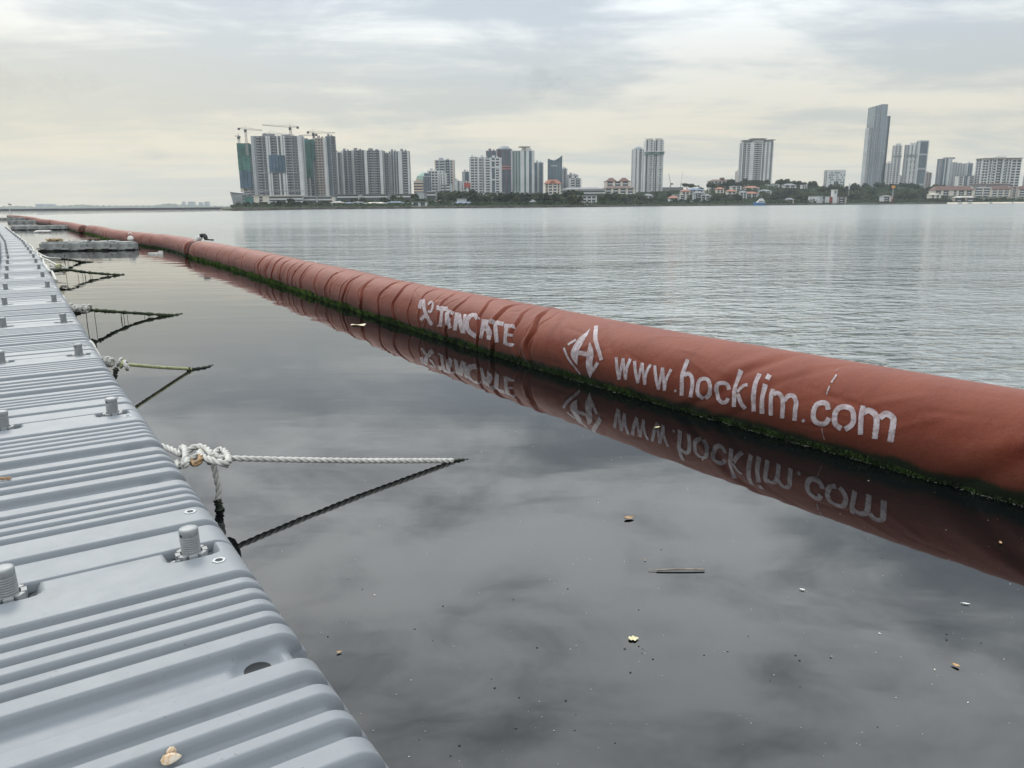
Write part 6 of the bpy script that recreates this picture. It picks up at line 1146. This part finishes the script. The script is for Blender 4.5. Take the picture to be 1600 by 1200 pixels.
box_part(r, 'crown', FIN, W*.1, .3, H, W*.95, dp, H+2.2)
tower('short brownish far tower right of the blue glass tower', C7(914), C7(955), Y7(563), 430, 'N1 D1 N1 D1 N1', 'N')
M6 = lambda x: 1440+x/10.; N6 = lambda y: 235+y/10.
r, W, H, dp = tower('grey tower with white vertical fins and a slanted top, left of the hotel', M6(222), M6(400), N6(135), 380, 'M2 L3 W1 L2 G1 W2 G2', 'G', .5, side='M1 L2 M1', slab=MID, top=''); box_part(r, 'crown', MID, W*.4, .5, H, W*1.25, dp*.8, H+3)
tower('broad grey finned block in front of the slanted tower', M6(385), M6(640), N6(210), 372, 'G2 M1 G1 M1 G1 M1 G1 M1 G1 M1 G2', 'G', .5); tower('grey block with a white cap and a dark glass body right of the finned block', M6(640), M6(735), N6(205), 376, 'W1 L5 W1', 'W', .6)
lowrise('pale low block with gridded windows in front of the finned block', M6(525), M6(780), N6(400), 330, 'W1 B3 W1 L3 W2 B3 W1', 'W', 290)
r, W, H, dp = tower('white hotel slab with a checker of black windows and an overhanging flat roof', M6(880), M6(1475), N6(130), 290, 'Q6 W1 D2 W1 D1 Q3 W1 D5 W2 Q2 D2 W1 D2 W1 Q5 Q5', 'W', .3, fl=4.7, top='', slab=FIN)
box_part(r, 'overhanging_roof', CRE, -2.5, -4, H+.6, W+3.5, dp+1, H+1.6); box_part(r, 'roof_plant', GRY, W*.35, 3, H+1.6, W*.62, dp*.6, H+3.6); b = MB(); b.bar((W*.4, 4, H+3.6), (W*.46, 4, H+6), .2); b.bar((W*.46, 4, H+6), (W*.62, 4, H+5.2), .15); b.build('roof_mast', MID, r)
tower('far grey block cut by the right edge of the photo', 1599, 1612, 275, 420, 'G1 D1 G1', 'G')
# resort by the beach
r, W, H, dp, z0 = lowrise('long resort building with a brown tiled roof and cream galleries, left wing', M6(160), M6(800), N6(620), 75, 'C1 D2 C1 D2 C2 D1 C1 D2 C1 D2 C1', 'C', N6(700), 3.4, .2, ROOFB, 6.0)
r, W, H, dp, z0 = lowrise('cream balconied centre block of the beach resort', M6(790), M6(1060), N6(590), 70, 'C1 B6 C1 B5 C1', 'C', N6(710), 3.6, .25, CRE, 0)
lowrise('right wing of the beach resort with cream galleries under a brown roof', M6(1060), M6(1360), N6(610), 74, 'C1 B3 C1 B3 C1 B3 C1', 'C', N6(715), 3.6, .2, ROOFB, 5.0)
lowrise('red brown stair tower of the beach resort', M6(1360), M6(1480), N6(580), 72, 'N1 D1 N1', 'N', N6(740), 4, .5, ROOFB, 2.0)
lowrise('resort wing at the right edge of the photo with cream balconies', M6(1480), M6(1720), N6(610), 76, 'C1 B3 C1 B3 C1', 'C', N6(720), 3.6, .2, ROOFB, 5.0)
lowrise('dark long upper roof behind the resort', M6(780), M6(1340), N6(530), 120, 'M1', 'M', N6(560), 4, .1, ROOFB, 1.5)
lowrise('small pagoda roofed beach pavilion in front of the resort', M6(520), M6(820), N6(735), 22, 'D2 N1 D2', 'N', N6(790), 4, .3, CRE, 1.6)
lowrise('small cream beach villa left of the pavilion', M6(110), M6(290), N6(690), 30, 'C1 D1 C1 D1 C1', 'C', N6(740), 3.2, .4, CRE, 1.4)
# shore objects below the wooded hill
S6 = lambda x: 1180+x/9.23; T6 = lambda y: 200+y/9.23
lowrise('large white shed left of the white tower on the shore', S6(785), S6(965), T6(985), 26, 'W6 G2', 'W', T6(1075), 9, .3)
lowrise('grey shed with a dark opening beside the red box', S6(965), S6(1060), T6(990), 24, 'D1 W2', 'G', T6(1070), 9, .3)
r, W, H, dp, z0 = lowrise('bright red box shaped kiosk left of the white tower', S6(1045), S6(1108), T6(1000), 22, 'R1', 'R', T6(1060), 9, .5, RED)
r, W, H, dp, z0 = lowrise('tall white slab tower with a slot at its top on the shore', S6(1112), S6(1168), T6(897), 16, 'W1', 'W', T6(1085), 30, .4, FIN, name='beacon_tower', cat='tower'); box_part(r, 'slot', GLS, W*.36, -1.3, H*.78, W*.66, -.88, H-1)
lowrise('low brown jetty pavilion right of the white slab tower', S6(1170), S6(1310), T6(1000), 20, 'N1 D3 N1', 'N', T6(1080), 3, .3)
lowrise('grey roofed boat shed near the red and white mast', 1377, 1392, 307, 20, 'W1 D2 W1', 'W', 314, 3, .5, ROOFG, 1.5)
d = shore_d(1394)+10; s = d/F*.9742; g = atd(1393.5, hz(1394), d); r = thing('signal_mast', 'red signal mast with an orange top mark on the right shore', 'mast', (g[0], g[1], 0)); zt = zat(1394, 290, d)
b = MB(); b.bar((-1.2, 0, 1), (-.3, 0, zt*.5), .35); b.bar((1.2, 0, 1), (.3, 0, zt*.5), .35); b.build('leg', RED, r); box_part(r, 'pole', GRY, -.35, -.35, zt*.3, .35, .35, zt*.85); box_part(r, 'top_mark', mat('orange_paint', (.60, .26, .05), .6), -1.9, -1, zt*.86, 1.9, 1, zt)
d = shore_d(1325)+80; g = atd(1324.6, hz(1325), d); r = thing('antenna_mast', 'short white mast standing up from the trees above the slab tower', 'mast', (g[0], g[1], 0)); zt = zat(1325, 286.5, d); box_part(r, 'pole', FIN, -.7, -.5, zt*.72, .7, .5, zt); box_part(r, 'lower_pole', MID, -.5, -.4, 2, .5, .4, zt*.72)
# houses on the hill
HS = [(1045, 1060, 309.5, 60, 'W', ROOFR, 'low orange roofed house near the shore, leftmost of the hillside houses', 317), (1052, 1072, 305, 85, 'W', None, 'white modern house with dark glass above the leftmost orange roof', 311), (1064, 1077, 299, 130, 'C', ROOFR, 'house with a salmon gable roof left of the blue roofed hall', 304),
      (1074, 1100, 297, 150, 'W', ROOFU, 'pale house with a blue violet roof below the big spreading tree', 303), (1083, 1098, 302, 100, 'G', ROOFG, 'grey green house left of the dense tree clump', 312), (1094, 1110, 306, 90, 'W', ROOFG, 'small white house beside the dense tree clump', 313),
      (1118, 1130, 295.5, 150, 'C', ROOFR, 'house with a salmon roof peeping above the dense tree clump', 301), (1141, 1157, 291.5, 170, 'W', None, 'white stacked modern house with flat roofs on the hill', 298), (1135, 1150, 299, 120, 'C', ROOFR, 'cream house with a pale orange roof behind the tree clump', 303),
      (1162, 1185, 293.5, 170, 'W', ROOFR, 'wide salmon roofed house highest on the hill', 299), (1163, 1184, 302.5, 110, 'W', ROOFR, 'bright orange roofed villa above the ferry', 310), (1155, 1166, 301, 100, 'W', ROOFG, 'narrow white house left of the bright orange villa', 312),
      (1197, 1216, 289, 180, 'W', None, 'tall white cluttered house left of the round topped trees', 297), (1186, 1204, 299, 120, 'W', ROOFG, 'white house with a pale arched roof right of the orange villa', 305), (1223, 1242, 289.5, 160, 'W', ROOFG, 'white house with a pale gable roof in the hilltop trees', 293),
      (1251, 1259, 289.5, 150, 'W', None, 'small white flat roofed house in front of the hilltop trees', 294), (1005, 1020, 306, 120, 'W', ROOFG, 'pale apartment house behind the trees below the twin towers', 315), (840, 852, 309, 80, 'G', ROOFG, 'grey roofed house below the white apartment block with the red roof', 314), (820, 838, 316, 40, 'G', ROOFG, 'low grey market roof near the middle shore', 321), (1226, 1240, 312, 30, 'C', ROOFG, 'low beige hut on the shore right of the ferry', 318), (782, 792, 314, 60, 'C', CRE, 'small cream roofed pavilion in the trees of the middle shore', 318)]
for (x0, x1, yt, t, c_, rf, lab, yb) in HS:
    lowrise(lab, x0, x1, yt, t, 'W1 D2 W1 D2 W1' if c_ == 'W' else 'C1 D2 C1 D2 C1' if c_ == 'C' else 'G1 D2 G1', c_, yb, 3.0, .6, rf or FIN, 2.6 if rf else 0, 'hillside_house', cat='house')
# ferry
g = atd(1186.5, 317, shore_d(1187)-30); fb = thing('ferry', 'white ferry with a blue hull moored by the shore', 'boat', (g[0], g[1], 0)); s = g[1]/F*.9742; L = 17.0*s
b = MB(); V = []
for i in range(11):
    f = i/10; wd = 2.6*math.sin(math.pi*min(.5, (f+.02)*1.1)) ; x = (f-.5)*L; hh = 2.6+1.6*(1-f)**2
    V.append([(x-(1.5*(1-f)**3), -wd, hh), (x, -wd*.8, -.3), (x, wd*.8, -.3), (x-(1.5*(1-f)**3), wd, hh)])
me = gridmesh('hull', np.array(V), mat('blue_hull', (.05, .16, .36), .4), wrap=True, smooth=False); ob('hull', me, fb)
b = MB(); b.add([(-L*.30, -2.2, 3), (L*.46, -2.2, 3), (L*.46, 2.2, 3), (-L*.30, 2.2, 3), (-L*.14, -2, 5.6), (L*.44, -2, 5.6), (L*.44, 2, 5.6), (-L*.14, 2, 5.6)], [(0, 1, 5, 4), (1, 2, 6, 5), (2, 3, 7, 6), (3, 0, 4, 7), (4, 5, 6, 7)]); b.build('cabin', FIN, fb)
b = MB(); b.add([(-L*.08, -1.8, 5.6), (L*.38, -1.8, 5.6), (L*.38, 1.8, 5.6), (-L*.08, 1.8, 5.6), (L*.02, -1.5, 8.0), (L*.3, -1.5, 8.0), (L*.3, 1.5, 8.0), (L*.02, 1.5, 8.0)], [(0, 1, 5, 4), (1, 2, 6, 5), (2, 3, 7, 6), (3, 0, 4, 7), (4, 5, 6, 7)]); b.build('bridge_deck', FIN, fb)
box_part(fb, 'window_strip', GLS, -L*.1, -2.35, 3.9, L*.4, -2.15, 4.8); b = MB(); b.bar((L*.15, 0, 8), (L*.15, 0, 11), .2); b.build('mast', GRY, fb)
for i, px in enumerate((1500, 1515, 1548, 1582)):
    g = atd(px, 318, shore_d(px)-18); q = thing('small_boat', 'tiny white boat drawn up at the beach, %s from the left' % ORD[i], 'boat', (g[0], g[1], 0), .3*i); b = MB(); V = []
    for k in range(7):
        f = k/6; wd = 1.2*math.sin(math.pi*min(.5, (f+.03))); V.append([((f-.5)*7, -wd, 1.1+.4*(1-f)), ((f-.5)*6.4, -wd*.6, -.2), ((f-.5)*6.4, wd*.6, -.2), ((f-.5)*7, wd, 1.1+.4*(1-f))])
    ob('hull', gridmesh('hull', np.array(V), FIN, wrap=True, smooth=False), q); box_part(q, 'cabin', FIN, -.5, -.7, .9, 1.6, .7, 2.0)
# ------------------------------------------------------------------ trees
LEAF = [mat('foliage_%s' % n, c, .75, .45, 1.2) for n, c in (('deep', (.013, .028, .010)), ('mid', (.026, .048, .014)), ('warm', (.052, .068, .020)))]
BARK = mat('bark', (.10, .08, .06), .9)
def tree_meshes(seed, kind):
    r_ = np.random.default_rng(seed); V = []; Ff = []; k = 0
    # canopy of several leaf clumps round a hollow heart
    ncl = 15 if kind != 'palm' else 0
    if kind == 'broad': H, Wd = 10.5, 5.6
    elif kind == 'umbrella': H, Wd = 12, 9
    else: H, Wd = 9, 3.4
    cls = []
    for i in range(ncl):
        a = r_.uniform(0, 6.28); q = r_.uniform(.15, 1)**.6
        if kind == 'umbrella': c = (math.cos(a)*Wd*q*.8, math.sin(a)*Wd*q*.6, H*.72+r_.uniform(-.6, 1.2)*(1.3-q)); rr = r_.uniform(1.6, 2.6); fl = .5
        else: c = (math.cos(a)*Wd*q*.62, math.sin(a)*Wd*q*.62, H*(.42+.42*r_.random()*(1.15-.5*q))); rr = r_.uniform(1.5, 2.5); fl = .8
        cls.append((c, rr, fl))
    for (c, rr, fl) in cls:
        n = 34; th = r_.uniform(0, 6.28, n); ph = np.arccos(r_.uniform(-.7, 1, n)); rad = rr*r_.uniform(.7, 1.12, n)
        P = np.stack([c[0]+rad*np.sin(ph)*np.cos(th), c[1]+rad*np.sin(ph)*np.sin(th), c[2]+rad*np.cos(ph)*fl], 1)
        for p in P:
            u = r_.normal(size=3); u /= np.linalg.norm(u); w_ = np.cross(u, r_.normal(size=3)); w_ /= np.linalg.norm(w_); z = r_.uniform(.45, .95)
            V += [p-u*z-w_*z*.5, p+u*z*.2-w_*z*.8, p+u*z+w_*z*.3, p-u*z*.2+w_*z*.8]; Ff.append((k, k+1, k+2, k+3)); k += 4
    crown = bpy.data.meshes.new('crown'); crown.from_pydata([tuple(v) for v in V], [], Ff); 
    b = MB(); b.bar((0, 0, -2.5), (.2, 0, H*.45), .42, 6, r2=.25)
    for (c, rr, fl) in cls[:5]: b.bar((.2, 0, H*.4), c, .18, 5, r2=.06)
    return crown, b.mesh('trunk', BARK)
TV = []
for i in range(9):
    c, tr = tree_meshes(100+i, 'broad' if i < 6 else ('umbrella' if i < 7 else 'slim')); TV.append((c, tr))
TM = {}
def tree(px, t, sc, v, mi, lab, group):
    x, y = at_px(px, t); z = land_h(px, t); r = thing('broadleaf_tree', lab, 'tree', (x, y, z-.3), rnd.uniform(0, 6.28), group); r.scale = (sc, sc, sc*rnd.uniform(.85, 1.1))
    key = (v, mi)
    if key not in TM: c = TV[v][0].copy(); c.materials.append(LEAF[mi]); TM[key] = c
    ob('crown', TM[key], r); ob('trunk', TV[v][1], r)
def grove(x0, x1, t0, t1, n, sc, lab, where, group, vs=(0, 1, 2, 3, 4, 5), mis=(0, 0, 1, 2)):
    for i in range(n):
        px = x0+(x1-x0)*(i+rnd.uniform(.1, .9))/n; tree(px, rnd.uniform(t0, t1), sc*rnd.uniform(.75, 1.2), rnd.choice(vs), rnd.choice(mis), '%s, %s from the left%s' % (lab, ORD[i], where), group)
G = []
def seg(x0, x1, t0, t1, n, sc, lab, group):
    k = 0; parts = math.ceil(n/12)
    for i in range(parts):
        m_ = n//parts+(1 if i < n % parts else 0); where = '' if parts == 1 else [' (left part)', ' (middle part)', ' (right part)', ' (far right part)'][i if parts > 2 else i*2]
        grove(x0+(x1-x0)*i/parts, x0+(x1-x0)*(i+1)/parts, t0, t1, m_, sc, lab, where, group)
for a in [(365, 520, 20, 120, 22, .55, 'low tree below the netted towers', 'trees below the netted towers'),
     (520, 660, 70, 160, 14, .75, 'tree behind the waterfront sheds', 'trees behind the waterfront sheds'),
     (686, 738, 95, 190, 18, 1.05, 'dark tree of the knoll', 'trees on the wooded knoll'),
     (640, 700, 30, 80, 9, .6, 'low tree between the middle sheds', 'trees between sheds on the shore'),
     (738, 905, 20, 100, 44, 1.0, 'tree of the middle shore wood', 'trees of the shore wood'),
     (886, 902, 50, 130, 7, 1.35, 'tall dark tree beside the waterfront block', 'tall trees by the waterfront block'),
     (938, 1004, 25, 110, 20, .95, 'tree below the cream block', 'trees below the cream block'),
     (1000, 1062, 30, 150, 14, .75, 'tree below the twin towers', 'trees below the twin towers'),
     (1112, 1157, 40, 100, 20, .95, 'dark tree of the hillside clump', 'trees of the dense clump'),
     (1060, 1115, 30, 120, 12, .6, 'small tree among the orange roofs', 'small trees among the houses'),
     (1105, 1200, 190, 250, 14, 1.2, 'tree on the ridge below the white tower', 'trees on the ridge'),
     (1186, 1258, 30, 140, 26, 1.15, 'dark tree on the slope', 'trees on the slope'),
     (1214, 1258, 185, 240, 12, 1.2, 'round topped hilltop tree', 'trees of the hilltop clump'),
     (1258, 1470, 40, 120, 46, 1.2, 'dark tree low on the wooded hill', 'trees on the front of the wooded hill'),
     (1262, 1480, 150, 240, 32, 1.25, 'tree on the crest of the hill', 'trees on the crest of the wooded hill'),
     (1460, 1640, 15, 60, 24, .6, 'small tree along the beach', 'trees along the beach'),
     (1475, 1640, 100, 160, 10, .9, 'tree behind the resort roofs', 'trees behind the resort')]: seg(*a)

for (px, t_, sc, lab) in [(1073, 185, 1.25, 'wide umbrella shaped tree standing out against the sky right of the thin crane'), (1082, 190, 1.1, 'second umbrella shaped tree, joined to the right of the wide one')]:
    tree(px, t_, sc, 6, 1, lab, 'umbrella shaped trees')
tree(1093, 185, .95, 1, 0, 'round dark tree right of the umbrella shaped trees', None)
tree(455, 60, .8, 2, 0, 'darkest round tree on the shore below the podium', None)
# scrub, too dense to count: leaf clumps over the lower slopes
V = []; Ff = []; k = 0
for i in range(15000):
    px = rnd.uniform(362, 1700); t_ = rnd.choice([rnd.uniform(5, 60), rnd.uniform(30, 240)])
    if 643 < px < 668 and t_ < 40: continue
    x, y = at_px(px, t_); z = land_h(px, t_)+rnd.uniform(0, 1.7 if t_ > 25 else .8); s_ = rnd.uniform(.6, 1.7)*(1 if t_ > 25 else .5); a = rnd.uniform(0, 3.14); c, q = math.cos(a)*s_, math.sin(a)*s_
    V += [(x-c, y-q, z-.3*s_), (x+c, y+q, z-.2*s_), (x+c*.7, y+q*.7+.4, z+.8*s_), (x-c*.6, y-q*.6+.4, z+.7*s_)]; Ff.append((k, k+1, k+2, k+3)); k += 4
for i in range(15000):
    px = rnd.choice([rnd.uniform(1186, 1480), rnd.uniform(1110, 1260), rnd.uniform(738, 905), rnd.uniform(1258, 1480), rnd.uniform(938, 1060)]); t_ = rnd.uniform(22, 245)
    x, y = at_px(px, t_); z = land_h(px, t_)+rnd.uniform(0, 4.5 if px > 1186 else 3.2); s_ = rnd.uniform(.9, 2.1); a = rnd.uniform(0, 3.14); c, q = math.cos(a)*s_, math.sin(a)*s_
    V += [(x-c, y-q, z-.5*s_), (x+c, y+q, z-.3*s_), (x+c*.7, y+q*.7+.4, z+.7*s_), (x-c*.6, y-q*.6+.4, z+.8*s_)]; Ff.append((k, k+1, k+2, k+3)); k += 4
me = bpy.data.meshes.new('scrub'); me.from_pydata(V, [], Ff); me.materials.append(LEAF[1]); ob('scrub', me, kind='stuff')
